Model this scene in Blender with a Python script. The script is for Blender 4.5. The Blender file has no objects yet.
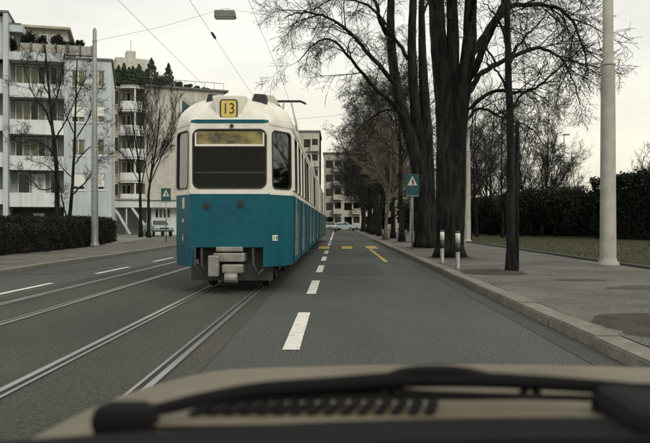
import bpy, bmesh, math, random
import numpy as np
from mathutils import Vector, Matrix

# ------------------------------------------------------------------ camera, sky, sun, exposure
scene = bpy.context.scene
col = scene.collection
F, VX, VY, H = 765.0, 337.0, 223.0, 1.27       # focal length in photo pixels, vanishing point, eye height
cam_d = bpy.data.cameras.new('camera'); cam = bpy.data.objects.new('camera', cam_d); col.objects.link(cam)
cam.location = (0, 0, H); cam.rotation_euler = (math.radians(90), 0, 0)
cam_d.sensor_width = 36; cam_d.lens = 36 * F / 650
cam_d.shift_x = -(VX - 325) / 650; cam_d.shift_y = (VY - 221.5) / 650
cam_d.clip_start = 0.05; cam_d.clip_end = 6000
cam_d.dof.use_dof = True; cam_d.dof.focus_distance = 17; cam_d.dof.aperture_fstop = 4.0
scene.camera = cam

SUN_EL, SUN_AZ = math.radians(38), math.radians(146)     # azimuth from +Y towards +X: behind and right of the camera
w = bpy.data.worlds.new('World'); scene.world = w; w.use_nodes = True
nt = w.node_tree; N = nt.nodes; Lk = nt.links
bg = N['Background']; bg.inputs['Strength'].default_value = 0.1
sky = N.new('ShaderNodeTexSky'); sky.sky_type = 'NISHITA'; sky.sun_disc = False
sky.sun_elevation = SUN_EL; sky.sun_rotation = SUN_AZ; sky.dust_density = 4
tc = N.new('ShaderNodeTexCoord'); mp = N.new('ShaderNodeMapping'); mp.inputs['Scale'].default_value = (1.2, 1.2, 3.5)
nz = N.new('ShaderNodeTexNoise'); nz.inputs['Scale'].default_value = 1.7; nz.inputs['Detail'].default_value = 6
nz.inputs['Roughness'].default_value = 0.55
cr = N.new('ShaderNodeValToRGB')
cr.color_ramp.elements[0].position = 0.3; cr.color_ramp.elements[0].color = (6.1, 6.1, 5.8, 1)
cr.color_ramp.elements[1].position = 0.62; cr.color_ramp.elements[1].color = (8.2, 8.15, 7.7, 1)
mx = N.new('ShaderNodeMix'); mx.data_type = 'RGBA'; mx.inputs[0].default_value = 0.93
Lk.new(tc.outputs['Generated'], mp.inputs['Vector']); Lk.new(mp.outputs[0], nz.inputs['Vector'])
Lk.new(nz.outputs[0], cr.inputs[0]); Lk.new(sky.outputs[0], mx.inputs[6]); Lk.new(cr.outputs[0], mx.inputs[7])
sx = N.new('ShaderNodeSeparateXYZ'); Lk.new(tc.outputs['Generated'], sx.inputs[0])
hr = N.new('ShaderNodeValToRGB'); Lk.new(sx.outputs[2], hr.inputs[0])          # an overcast sky is a little warmer towards the horizon, all round
hr.color_ramp.elements[0].position = 0.0; hr.color_ramp.elements[0].color = (1.0, 0.95, 0.78, 1)
hr.color_ramp.elements[1].position = 0.3; hr.color_ramp.elements[1].color = (1, 1, 1, 1)
mh = N.new('ShaderNodeMix'); mh.data_type = 'RGBA'; mh.blend_type = 'MULTIPLY'; mh.inputs[0].default_value = 1
Lk.new(mx.outputs[2], mh.inputs[6]); Lk.new(hr.outputs[0], mh.inputs[7]); Lk.new(mh.outputs[2], bg.inputs['Color'])
sd = bpy.data.lights.new('sun', 'SUN'); sd.energy = 1.2; sd.angle = math.radians(22); sd.color = (1, 0.95, 0.85)
so = bpy.data.objects.new('sun', sd); col.objects.link(so)
sdir = Vector((math.sin(SUN_AZ) * math.cos(SUN_EL), math.cos(SUN_AZ) * math.cos(SUN_EL), math.sin(SUN_EL)))
so.rotation_euler = sdir.to_track_quat('Z', 'Y').to_euler(); so.location = (0, 0, 60)
scene.view_settings.view_transform = 'Standard'; scene.view_settings.look = 'None'
scene.view_settings.gamma = 1; scene.view_settings.exposure = 0.42
scene.render.engine = 'CYCLES'; scene.cycles.max_bounces = 6; scene.cycles.transparent_max_bounces = 12

# ------------------------------------------------------------------ helpers
def at(px, py, Y):
    return Vector(((px - VX) * Y / F, Y, H + (VY - py) * Y / F))
def gp(px, py, z=0.0):
    Y = F * (H - z) / (py - VY); return Vector(((px - VX) * Y / F, Y, z))

MATS = {}
def mat(name, c, rough=0.7, c2=None, scale=3.0, detail=5, mix=(0.35, 0.7), bump=0.0, bscale=None, metal=0.0, stretch=(1, 1, 1),
        coat=0.0, fine=0.0, fscale=90, spec=0.5, streak=0.0):
    """Principled surface: two colours mixed by noise, fine speckle, vertical streaks of dirt, fine relief."""
    m = bpy.data.materials.new(name); m.use_nodes = True; t = m.node_tree; n = t.nodes; l = t.links; p = n['Principled BSDF']
    p.inputs['Roughness'].default_value = rough; p.inputs['Metallic'].default_value = metal
    p.inputs['Coat Weight'].default_value = coat; p.inputs['Specular IOR Level'].default_value = spec
    c = (*c, 1); c2 = (*(c2 if c2 else tuple(x * 0.8 for x in c[:3])), 1)
    g = n.new('ShaderNodeNewGeometry'); v = n.new('ShaderNodeMapping'); v.inputs['Scale'].default_value = stretch
    l.new(g.outputs['Position'], v.inputs['Vector'])
    nz = n.new('ShaderNodeTexNoise'); nz.inputs['Scale'].default_value = scale; nz.inputs['Detail'].default_value = detail
    nz.inputs['Roughness'].default_value = 0.6; l.new(v.outputs[0], nz.inputs['Vector'])
    r = n.new('ShaderNodeMapRange'); r.inputs[1].default_value = mix[0]; r.inputs[2].default_value = mix[1]; l.new(nz.outputs[0], r.inputs[0])
    mm = n.new('ShaderNodeMix'); mm.data_type = 'RGBA'; mm.inputs[6].default_value = c; mm.inputs[7].default_value = c2
    l.new(r.outputs[0], mm.inputs[0]); out = mm.outputs[2]
    def mult(out, fac_socket, lo, hi):
        rr = n.new('ShaderNodeMapRange'); rr.inputs[1].default_value = 0.3; rr.inputs[2].default_value = 0.7
        rr.inputs[3].default_value = lo; rr.inputs[4].default_value = hi; l.new(fac_socket, rr.inputs[0])
        k = n.new('ShaderNodeMix'); k.data_type = 'RGBA'; k.blend_type = 'MULTIPLY'; k.inputs[0].default_value = 1
        l.new(out, k.inputs[6]); l.new(rr.outputs[0], k.inputs[7]); return k.outputs[2]
    if fine:
        fz = n.new('ShaderNodeTexNoise'); fz.inputs['Scale'].default_value = fscale; fz.inputs['Detail'].default_value = 2
        l.new(g.outputs['Position'], fz.inputs['Vector']); out = mult(out, fz.outputs[0], 1 - fine, 1 + fine)
    if streak:
        sm = n.new('ShaderNodeMapping'); sm.inputs['Scale'].default_value = (2.5, 2.5, 0.12); l.new(g.outputs['Position'], sm.inputs['Vector'])
        sz = n.new('ShaderNodeTexNoise'); sz.inputs['Scale'].default_value = 1.4; sz.inputs['Detail'].default_value = 6
        l.new(sm.outputs[0], sz.inputs['Vector']); out = mult(out, sz.outputs[0], 1 - streak, 1 + streak * 0.3)
    l.new(out, p.inputs['Base Color'])
    if bump:
        bz = n.new('ShaderNodeTexNoise'); bz.inputs['Scale'].default_value = bscale or scale * 4; bz.inputs['Detail'].default_value = 4
        l.new(v.outputs[0], bz.inputs['Vector']); b = n.new('ShaderNodeBump'); b.inputs['Strength'].default_value = bump
        b.inputs['Distance'].default_value = 0.03; l.new(bz.outputs[0], b.inputs['Height']); l.new(b.outputs[0], p.inputs['Normal'])
    MATS[name] = m; return m

def glass(name, tint=(0.75, 0.82, 0.8), refl=1.0, ior=1.45):
    m = bpy.data.materials.new(name); m.use_nodes = True; t = m.node_tree; n = t.nodes; l = t.links
    n.remove(n['Principled BSDF']); o = n['Material Output']
    tr = n.new('ShaderNodeBsdfTransparent'); tr.inputs[0].default_value = (*tint, 1)
    gl = n.new('ShaderNodeBsdfGlossy'); gl.inputs['Roughness'].default_value = 0.03; gl.inputs['Color'].default_value = (refl, refl, refl, 1)
    fr = n.new('ShaderNodeFresnel'); fr.inputs[0].default_value = ior; mx = n.new('ShaderNodeMixShader')
    l.new(fr.outputs[0], mx.inputs[0]); l.new(tr.outputs[0], mx.inputs[1]); l.new(gl.outputs[0], mx.inputs[2]); l.new(mx.outputs[0], o.inputs[0])
    MATS[name] = m; return m

class MB:
    """Collects shapes in world coordinates; build() links them as one mesh, relative to the parent thing."""
    def __init__(s): s.v = []; s.f = []
    def poly(s, pts):
        k = len(s.v); s.v += [tuple(p) for p in pts]; s.f.append(tuple(range(k, k + len(pts)))); return s
    def box(s, x0, x1, y0, y1, z0, z1, T=None):
        P = [(x, y, z) for z in (z0, z1) for x, y in ((x0, y0), (x1, y0), (x1, y1), (x0, y1))]
        if T: P = [T(*p) for p in P]
        k = len(s.v); s.v += [tuple(p) for p in P]
        s.f += [tuple(k + i for i in q) for q in ((0, 3, 2, 1), (4, 5, 6, 7), (0, 1, 5, 4), (1, 2, 6, 5), (2, 3, 7, 6), (3, 0, 4, 7))]
        return s
    def bar(s, a, b, w, h, up=(0, 0, 1)):
        a, b = Vector(a), Vector(b); t = (b - a).normalized(); u = t.cross(Vector(up)).normalized() * (w / 2); v = t.cross(u).normalized() * (h / 2)
        k = len(s.v)
        for q in (a, b): s.v += [tuple(q + u + v), tuple(q - u + v), tuple(q - u - v), tuple(q + u - v)]
        s.f += [tuple(k + i for i in q) for q in ((0, 1, 2, 3), (7, 6, 5, 4), (0, 4, 5, 1), (1, 5, 6, 2), (2, 6, 7, 3), (3, 7, 4, 0))]
        return s
    def tube(s, pts, rad, n=6, cap=True):
        pts = [Vector(p) for p in pts]; m = len(pts)
        if not isinstance(rad, (list, tuple)): rad = [rad] * m
        t0 = (pts[1] - pts[0]).normalized(); u = t0.orthogonal().normalized(); k = len(s.v)
        cs = [(math.cos(2 * math.pi * i / n), math.sin(2 * math.pi * i / n)) for i in range(n)]
        for i, p in enumerate(pts):
            t = (pts[min(i + 1, m - 1)] - pts[max(i - 1, 0)])
            if t.length < 1e-9: t = t0
            t = t.normalized(); u = (u - t * u.dot(t))
            u = u.normalized() if u.length > 1e-6 else t.orthogonal().normalized()
            vv = t.cross(u); r = rad[i]
            for c, sn in cs:
                a = r * c; b = r * sn
                s.v.append((p.x + u.x * a + vv.x * b, p.y + u.y * a + vv.y * b, p.z + u.z * a + vv.z * b))
        for i in range(m - 1):
            for j in range(n):
                a = k + i * n + j; b = k + i * n + (j + 1) % n
                s.f.append((a, b, b + n, a + n))
        if cap: s.f.append(tuple(range(k + n - 1, k - 1, -1))); s.f.append(tuple(range(k + (m - 1) * n, k + m * n)))
        return s
    def lathe(s, base, prof, n=16):
        """prof: (radius, z) pairs round the vertical axis at base"""
        base = Vector(base); k = len(s.v)
        for r, z in prof:
            for j in range(n):
                a = 2 * math.pi * j / n; s.v.append((base.x + r * math.cos(a), base.y + r * math.sin(a), base.z + z))
        for i in range(len(prof) - 1):
            for j in range(n):
                a = k + i * n + j; b = k + i * n + (j + 1) % n; s.f.append((a, b, b + n, a + n))
        s.f.append(tuple(range(k + n - 1, k - 1, -1))); s.f.append(tuple(range(k + (len(prof) - 1) * n, k + len(prof) * n)))
        return s
    def prism(s, pts, off):
        """closed outline extruded by the vector off"""
        off = Vector(off); pts = [Vector(p) for p in pts]; n = len(pts); k = len(s.v)
        s.v += [tuple(p) for p in pts] + [tuple(p + off) for p in pts]
        s.f += [tuple(range(k + n - 1, k - 1, -1)), tuple(range(k + n, k + 2 * n))]
        for i in range(n):
            j = (i + 1) % n; s.f.append((k + i, k + j, k + n + j, k + n + i))
        return s
    def build(s, name, m, parent=None, smooth=False, origin=None, bevel=0.0):
        o_ = Vector(origin) if origin is not None else (parent_origin(parent) if parent else Vector())
        me = bpy.data.meshes.new(name)
        me.from_pydata([(a - o_.x, b - o_.y, c - o_.z) for a, b, c in s.v], [], s.f)
        me.materials.append(MATS[m]); me.update()
        if smooth: me.polygons.foreach_set('use_smooth', [True] * len(me.polygons))
        o = bpy.data.objects.new(name, me); col.objects.link(o)
        if parent: o.parent = parent
        else: o.location = o_
        if bevel:
            b = o.modifiers.new('bevel', 'BEVEL'); b.width = bevel; b.segments = 2; b.limit_method = 'ANGLE'
        return o
def parent_origin(p):
    o = Vector()
    while p: o = o + p.location; p = p.parent
    return o
def tag(o, label=None, cat=None, group=None, kind=None):
    for k, v in (('label', label), ('category', cat), ('group', group), ('kind', kind)):
        if v: o[k] = v
    return o
def thing(name, loc, label, cat, group=None):
    o = bpy.data.objects.new(name, None); col.objects.link(o); o.location = loc; o.empty_display_size = 0.3
    return tag(o, label, cat, group)
def copy_tree(o, parent=None):
    c = o.copy(); col.objects.link(c); c.parent = parent
    for ch in list(o.children): copy_tree(ch, c)
    return c
def piece(name, me, parent, loc, rz=0, scale=None):
    o = bpy.data.objects.new(name, me); col.objects.link(o); o.parent = parent; o.location = loc; o.rotation_euler.z = rz
    if scale: o.scale = scale
    return o
def leaf_cloud(name, m, pts, size, parent=None, seed=0, flat=0.0, aspect=0.6, vert=0.0):
    """pts: (n,3) array of leaf positions in world space; random small two-triangle leaves"""
    rs = np.random.RandomState(seed); n = len(pts); o_ = np.array(parent_origin(parent)) if parent else np.zeros(3)
    a = rs.normal(size=(n, 3)); a[:, 2] += vert; a /= np.linalg.norm(a, axis=1)[:, None]; b = rs.normal(size=(n, 3)); b[:, 2] *= (1 - flat)
    b -= a * (a * b).sum(1)[:, None]; b /= np.linalg.norm(b, axis=1)[:, None]
    s = size * rs.uniform(0.6, 1.3, n)[:, None]; a = a * s; b = b * s * aspect; p = np.asarray(pts) - o_
    nrm = np.cross(a, b); nrm /= np.linalg.norm(nrm, axis=1)[:, None]
    v = np.stack([p - a, p + b + nrm * s * 0.12, p + a, p - b + nrm * s * 0.12], 1).reshape(-1, 3)
    me = bpy.data.meshes.new(name); me.vertices.add(4 * n); me.vertices.foreach_set('co', v.ravel())
    me.loops.add(4 * n); me.loops.foreach_set('vertex_index', np.arange(4 * n)); me.polygons.add(n)
    me.polygons.foreach_set('loop_start', np.arange(n) * 4); me.polygons.foreach_set('loop_total', np.full(n, 4)); me.update(calc_edges=True)
    me.materials.append(MATS[m]); o = bpy.data.objects.new(name, me); col.objects.link(o)
    if parent: o.parent = parent
    return o

# ------------------------------------------------------------------ materials
mat('asphalt', (0.083, 0.089, 0.078), 0.8, (0.046, 0.051, 0.045), 0.35, 9, (0.3, 0.75), 0.8, 60, stretch=(1.6, 0.5, 1), fine=0.5, fscale=34, spec=0.3)
mat('track_asphalt', (0.076, 0.072, 0.057), 0.84, (0.036, 0.038, 0.033), 0.45, 9, (0.3, 0.72), 0.8, 60, stretch=(1.8, 0.4, 1), fine=0.5, fscale=30, spec=0.3)
mat('patch_asphalt', (0.06, 0.06, 0.053), 0.82, (0.046, 0.046, 0.041), 1.2, 6, bump=0.6, bscale=60, fine=0.5, fscale=34, spec=0.3)
mat('pavement_asphalt', (0.15, 0.143, 0.118), 0.87, (0.075, 0.073, 0.06), 0.6, 9, (0.35, 0.68), 0.8, 50, fine=0.45, fscale=30, spec=0.3)
mat('kerb_granite', (0.19, 0.18, 0.145), 0.85, (0.11, 0.105, 0.085), 4, 6, bump=0.4, bscale=50, fine=0.25, fscale=60)
mat('soil', (0.045, 0.035, 0.025), 0.95, (0.02, 0.017, 0.013), 3, 8, bump=1.0, bscale=25, fine=0.4, fscale=30)
mat('ground', (0.05, 0.05, 0.028), 0.95, (0.03, 0.03, 0.018), 0.4, 8, bump=0.6, bscale=12, fine=0.3, fscale=20)
mat('lawn', (0.05, 0.047, 0.02), 0.95, (0.03, 0.034, 0.015), 0.5, 8, bump=0.8, bscale=20, fine=0.4, fscale=25)
mat('grass', (0.075, 0.07, 0.026), 0.9, (0.036, 0.042, 0.016), 0.8)
mat('steel', (0.5, 0.5, 0.47), 0.38, (0.28, 0.27, 0.25), 2, 6, metal=0.9, stretch=(1, 0.1, 1))
mat('groove', (0.015, 0.014, 0.012), 0.9)
mat('white_paint', (0.62, 0.6, 0.53), 0.75, (0.3, 0.29, 0.25), 9, 8, (0.52, 0.75), 0.3, 90, fine=0.2, fscale=60)
mat('yellow_paint', (0.5, 0.36, 0.06), 0.75, (0.16, 0.14, 0.075), 7, 8, (0.46, 0.66), 0.3, 90, fine=0.2, fscale=60)
mat('tram_blue', (0.002, 0.088, 0.118), 0.5, (0.002, 0.068, 0.092), 1.6, 6, spec=0.25, fine=0.08, fscale=14, streak=0.18)
mat('tram_white', (0.74, 0.72, 0.63), 0.42, (0.62, 0.6, 0.5), 2.2, 6, streak=0.14, fine=0.05, fscale=18)
mat('tram_roof', (0.6, 0.58, 0.5), 0.6, (0.42, 0.4, 0.33), 2.5, 8, streak=0.2)
mat('rubber', (0.018, 0.018, 0.018), 0.6)
mat('dark_metal', (0.022, 0.023, 0.023), 0.55, (0.04, 0.034, 0.028), 6, bump=0.2)
mat('interior', (0.014, 0.022, 0.022), 0.8, (0.01, 0.015, 0.015), 3)
mat('seat_green', (0.012, 0.05, 0.047), 0.7)
mat('coupler_metal', (0.27, 0.27, 0.235), 0.5, (0.16, 0.155, 0.13), 5, 8, (0.35, 0.7), 0.2, 30, metal=0.4)
mat('chrome', (0.55, 0.55, 0.52), 0.3, metal=0.9)
mat('sign_yellow', (0.62, 0.47, 0.09), 0.4, (0.55, 0.42, 0.09), 6)
mat('reflection_yellow', (0.3, 0.235, 0.075), 0.35, (0.045, 0.042, 0.025), 2.4, 6, (0.38, 0.6), stretch=(1, 1, 2))  # yellow and dark patches imitate sky reflected in the tram transom
mat('ink', (0.02, 0.02, 0.02), 0.5)
mat('red_lens', (0.012, 0.012, 0.016), 0.3)
mat('sign_teal', (0.008, 0.07, 0.072), 0.45, (0.006, 0.056, 0.06), 5)
mat('sign_white', (0.6, 0.58, 0.48), 0.45)
mat('bark', (0.022, 0.0225, 0.018), 0.95, (0.004, 0.005, 0.0045), 7, 9, (0.36, 0.58), 1.0, 22, stretch=(1, 1, 0.2), fine=0.3, fscale=16, spec=0.2)
mat('bark_light', (0.13, 0.118, 0.085), 0.95, (0.07, 0.064, 0.047), 5, 8, (0.35, 0.65), 0.8, 20, stretch=(1, 1, 0.25))
mat('twig', (0.018, 0.0165, 0.013), 0.9)
mat('twig_tan', (0.17, 0.15, 0.095), 0.9)
mat('concrete', (0.37, 0.36, 0.31), 0.85, (0.27, 0.26, 0.22), 2.5, 8, bump=0.3, bscale=40, fine=0.15, fscale=45, streak=0.2)
mat('galvanised', (0.25, 0.26, 0.25), 0.5, (0.17, 0.18, 0.17), 8, metal=0.4)
mat('facade_white', (0.64, 0.66, 0.645), 0.85, (0.54, 0.56, 0.55), 0.6, 7, bump=0.1, bscale=30, streak=0.16)
mat('facade_grey', (0.46, 0.5, 0.515), 0.85, (0.38, 0.42, 0.435), 0.6, 7, streak=0.18)
mat('facade_beige', (0.5, 0.48, 0.42), 0.9, (0.38, 0.365, 0.31), 1.1, 8, streak=0.2, fine=0.1, fscale=5)
mat('facade_ochre', (0.4, 0.37, 0.27), 0.9, (0.3, 0.28, 0.2), 0.8, 7, streak=0.2)
mat('facade_far', (0.46, 0.45, 0.38), 0.9, (0.36, 0.35, 0.3), 0.5, 7, streak=0.15)
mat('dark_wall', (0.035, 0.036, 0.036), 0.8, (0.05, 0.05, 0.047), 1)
mat('balcony_wall', (0.32, 0.34, 0.33), 0.85, (0.26, 0.27, 0.26), 1)
mat('window_frame', (0.62, 0.62, 0.56), 0.6)
mat('curtain', (0.72, 0.63, 0.43), 0.9, (0.4, 0.34, 0.22), 2.2, 4, stretch=(3, 3, 0.4))
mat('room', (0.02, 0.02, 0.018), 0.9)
mat('shutter', (0.66, 0.66, 0.6), 0.7, (0.58, 0.58, 0.53), 1)
mat('roof_edge', (0.12, 0.13, 0.12), 0.7, (0.08, 0.085, 0.08), 2)
mat('terracotta', (0.2, 0.11, 0.07), 0.85)
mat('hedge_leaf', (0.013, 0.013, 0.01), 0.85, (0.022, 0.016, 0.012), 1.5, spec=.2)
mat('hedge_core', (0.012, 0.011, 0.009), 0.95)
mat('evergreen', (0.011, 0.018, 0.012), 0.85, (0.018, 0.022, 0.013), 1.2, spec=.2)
mat('conifer', (0.035, 0.06, 0.035), 0.75, (0.06, 0.07, 0.03), 0.8)
mat('shrub_brown', (0.026, 0.024, 0.014), 0.9, (0.015, 0.018, 0.011), 0.8, spec=.2)
mat('car_tan', (0.155, 0.13, 0.082), 0.5, (0.1, 0.086, 0.055), 5, 8, spec=0.3, fine=0.08, fscale=30)
mat('black_plastic', (0.009, 0.009, 0.009), 0.85, (0.013, 0.013, 0.012), 8, bump=0.15, bscale=200, spec=0.12)
mat('black_rubber', (0.008, 0.008, 0.008), 0.85, spec=0.12)
mat('car_white', (0.62, 0.63, 0.6), 0.35, coat=0.5)
mat('car_pale_blue', (0.4, 0.5, 0.53), 0.35, coat=0.5)
mat('car_window', (0.02, 0.025, 0.028), 0.08)
mat('headlamp', (0.5, 0.5, 0.47), 0.2, metal=0.4)
mat('wire', (0.3, 0.3, 0.28), 0.6)
mat('lamp_grey', (0.15, 0.16, 0.145), 0.55, (0.11, 0.115, 0.1), 4)
mat('bollard_black', (0.02, 0.024, 0.026), 0.5)
mat('paving_light', (0.2, 0.19, 0.16), 0.9, (0.14, 0.135, 0.11), 0.8, 7, fine=0.2, fscale=30)
mat('hill_wood', (0.06, 0.065, 0.045), 0.95, (0.04, 0.045, 0.035), 0.03, 8, fine=0.3, fscale=0.15)
glass('glass', (0.6, 0.68, 0.66)); glass('corner_glass', (0.45, 0.52, 0.5), 1.0, 2.1); glass('tram_glass', (0.5, 0.58, 0.56), 0.9, 1.33); glass('house_glass', (0.5, 0.54, 0.52), 0.9)

# ------------------------------------------------------------------ ground, road, pavements
RK, LK = 2.6, -8.2           # kerb lines
def sheet(name, m, pts, kind='structure', parent=None, z=None):
    return tag(MB().poly([(p[0], p[1], z if z is not None else p[2]) for p in pts]).build(name, m, parent), kind=kind if not parent else None)
sheet('ground', 'ground', [(-900, -60, -0.02), (900, -60, -0.02), (900, 2500, -0.02), (-900, 2500, -0.02)])
road = sheet('road', 'asphalt', [(LK - .4, -20, 0), (RK + .1, -20, 0), (RK + .1, 118, 0), (60, 118, 0), (60, 134, 0), (-60, 134, 0), (-60, 118, 0), (LK - 3.2, 118, 0), (LK - 1.2, 60, 0), (LK - .4, 30, 0)])
sheet('track_bed', 'track_asphalt', [(-5.72, -20), (-1.16, -20), (-1.16, 118), (-5.72, 118)], z=0.004)
for x0, x1, y0, y1, zz in ((-0.2, 1.2, 18.6, 23.5, .004), (2.28, 2.55, -2, 60, .0045), (-7.9, -6.7, 19, 25, .004)):
    sheet('road_patch', 'patch_asphalt', [(x0, y0), (x1, y0 + .1), (x1 - .04, y1), (x0 + .05, y1 - .15)], parent=road, z=zz)
def dash(x, y0, y1, wd, m='white_paint', z=0.008):
    rnd = random.Random(int(x * 100 + y0 * 7)); pts = []
    for k in range(9): pts.append((x - wd / 2 + rnd.uniform(-.002, .002), y0 + (y1 - y0) * k / 8, z))
    for k in range(8, -1, -1): pts.append((x + wd / 2 + rnd.uniform(-.002, .002), y0 + (y1 - y0) * k / 8, z))
    return MB().poly(pts).build('lane_dash' if m == 'white_paint' else 'crossing_stripe', m, road)
for k in range(8): dash(-0.46, 7.62 + 6 * k - 0, 10.8 + 6 * k, 0.17)
dash(-0.46, 55, 112, 0.13)
for k in range(-1, 14): dash(-6.0, 13.1 + 5.95 * k, 16.1 + 5.95 * k, 0.13)
for x in (-0.66, 0.52, 1.77): dash(x, 37.4, 41.5, 0.55, 'yellow_paint', .012)
for x in (-2.0, -3.2, -4.4, -6.6, -7.7): dash(x, 37.4, 41.5, 0.5, 'yellow_paint', .012)
dash(1.60, 24.8, 37.0, 0.13, 'yellow_paint').name = 'stopping_line'

def track(xc, label):
    t = thing('tram_track', (xc, 15, 0), label, 'tram track', 'tram tracks sunk in the street')
    for s in (-1, 1):
        x = xc + s * 0.5; i = -s
        MB().box(x - .08, x + .08, -20, 118, 0.0, 0.0085).build('groove', 'groove', t)
        a, b = sorted((x + s * .012, x + s * .07)); MB().box(a, b, -20, 118, 0.0085, 0.016).build('rail_head', 'steel', t)
        a, b = sorted((x - s * .042, x - s * .072)); MB().box(a, b, -20, 118, 0.0085, 0.015).build('guard_lip', 'steel', t)
track(-1.99, 'grooved steel tram track the tram stands on'); track(-4.7, 'empty grooved tram track beside the oncoming lane')

PZ = 0.12
pr = sheet('pavement', 'pavement_asphalt', [(RK + .3, -20), (7.75, -20), (7.75, 117), (RK + .3, 117)], z=PZ)
mb = MB().box(-.15, .15, -.815, .815, -.1, PZ + .006); km = bpy.data.meshes.new('kerb_stone'); km.from_pydata(mb.v, [], mb.f); km.materials.append(MATS['kerb_granite'])
def bev(me, wd):
    b = bmesh.new(); b.from_mesh(me); bmesh.ops.bevel(b, geom=list(b.edges), offset=wd, segments=2, affect='EDGES'); b.to_mesh(me); b.free()
bev(km, 0.018); rnd = random.Random(4)
for k in range(70): piece('kerb_stone', km, pr, (RK + .15 + rnd.uniform(-.008, .008), 0.35 + 1.65 * k, rnd.uniform(-.008, .004)), rnd.uniform(-.004, .004))
def lkx(y): return LK - 0.0 if y < 28 else LK - (y - 28) * .018 - max(0, y - 45) * .02
pl = sheet('pavement_opposite', 'pavement_asphalt', [(lkx(-20) - .28, -20)] + [(lkx(y) - .28, y) for y in range(28, 118, 6)] + [(-14.5, 116), (-14.5, 60), (-12.6, 44), (-11.9, 36), (-11.9, -20)][0:5], z=PZ)
pl.name = 'pavement'
for k in range(56):
    y = 9 + 1.65 * k; dx = (lkx(y + .8) - lkx(y - .8)) / 1.6
    piece('kerb_stone', km, pl, (lkx(y) - .14 + rnd.uniform(-.008, .008), y, rnd.uniform(-.008, .004)), -math.atan(dx) * -1)
# worn strips and tree pits in the near pavement
def blob(name, m, cx, cy, rx, ry, z, parent=None, seed=0, n=26, power=3.0):
    r = random.Random(seed); pts = []
    for k in range(n):
        a = 2 * math.pi * k / n; q = (abs(math.cos(a)) ** power + abs(math.sin(a)) ** power) ** (-1 / power) * (1 + .16 * math.sin(3 * a + seed) + .1 * math.sin(7 * a + 2 * seed)) * r.uniform(.9, 1.06)
        pts.append((cx + rx * q * math.cos(a), cy + ry * q * math.sin(a), z))
    return MB().poly(pts).build(name, m, parent)
def mound(name, m, cx, cy, rx, ry, z, hgt, parent, seed):
    r = random.Random(seed); n = 40; rings = 7; mb = MB(); v = []
    for i in range(rings):
        t = 1 - i / rings
        for k in range(n):
            a = 2 * math.pi * k / n; q = (abs(math.cos(a)) ** 3 + abs(math.sin(a)) ** 3) ** (-1 / 3)
            j = r.uniform(.95, 1.04)
            v.append((cx + rx * t * q * j * math.cos(a), cy + ry * t * q * j * math.sin(a), z + hgt * (1 - t ** 2) * r.uniform(.4, 1.2) - (.03 if i == 0 else 0)))
    mb.v = v + [(cx, cy, z + hgt)]
    for i in range(rings - 1):
        for k in range(n):
            a = i * n + k; b = i * n + (k + 1) % n; mb.f.append((a, b, b + n, a + n))
    for k in range(n): mb.f.append(((rings - 1) * n + k, (rings - 1) * n + (k + 1) % n, rings * n))
    return mb.build(name, m, parent, smooth=True)
for i, (cx, cy, rx, ry) in enumerate(((3.62, 17.85, .78, 1.15), (3.9, 8.5, 1.02, 1.35), (3.75, 25.2, .8, 1.2), (3.9, 35.2, .8, 1.2), (3.9, 46, .7, 1.1), (3.25, 52, .5, .9), (4.1, 56, .6, 1.0), (3.9, 76, .7, 1.2))):
    mound('tree_pit', 'soil', cx, cy, rx, ry, PZ + .004, .05, pr, i)
for i, (cx, cy, rx, ry) in enumerate(((5.9, 13.6, 1.2, .35), (4.9, 15.4, .5, .22), (6.9, 11.6, .7, .3))):
    blob('pavement_patch', 'patch_asphalt', cx, cy, rx, ry, PZ + .004, pr, i + 9, 60, 2.0)
lawn = sheet('lawn', 'lawn', [(7.9, -20), (60, -20), (60, 110), (7.9, 110)], z=PZ + .03)
tag(MB().box(7.75, 7.9, -20, 116, -.05, PZ + .06).build('lawn_edging', 'dark_wall'), 'low dark edging strip between pavement and lawn', 'edging')
sheet('forecourt', 'paving_light', [(-11.0, 41), (-10.2, 62), (-11.6, 100), (-40, 100), (-40, 62), (-17.5, 58), (-14.0, 49), (-12.6, 41)], z=0.112)
# grass blades over the lawn and the verge (nobody could count them)
rs = np.random.RandomState(3); n = 60000; yy = 14 + 60 * rs.rand(n) ** 1.2; xx = 7.95 + rs.rand(n) * np.minimum(13, 3 + yy * .3)
g = leaf_cloud('grass', 'grass', np.stack([xx, yy, np.full(n, PZ + .055)], 1), 0.05, seed=5, aspect=.12, vert=2.5); tag(g, 'short yellowish winter grass on the park lawn', 'grass', kind='stuff')

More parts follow.
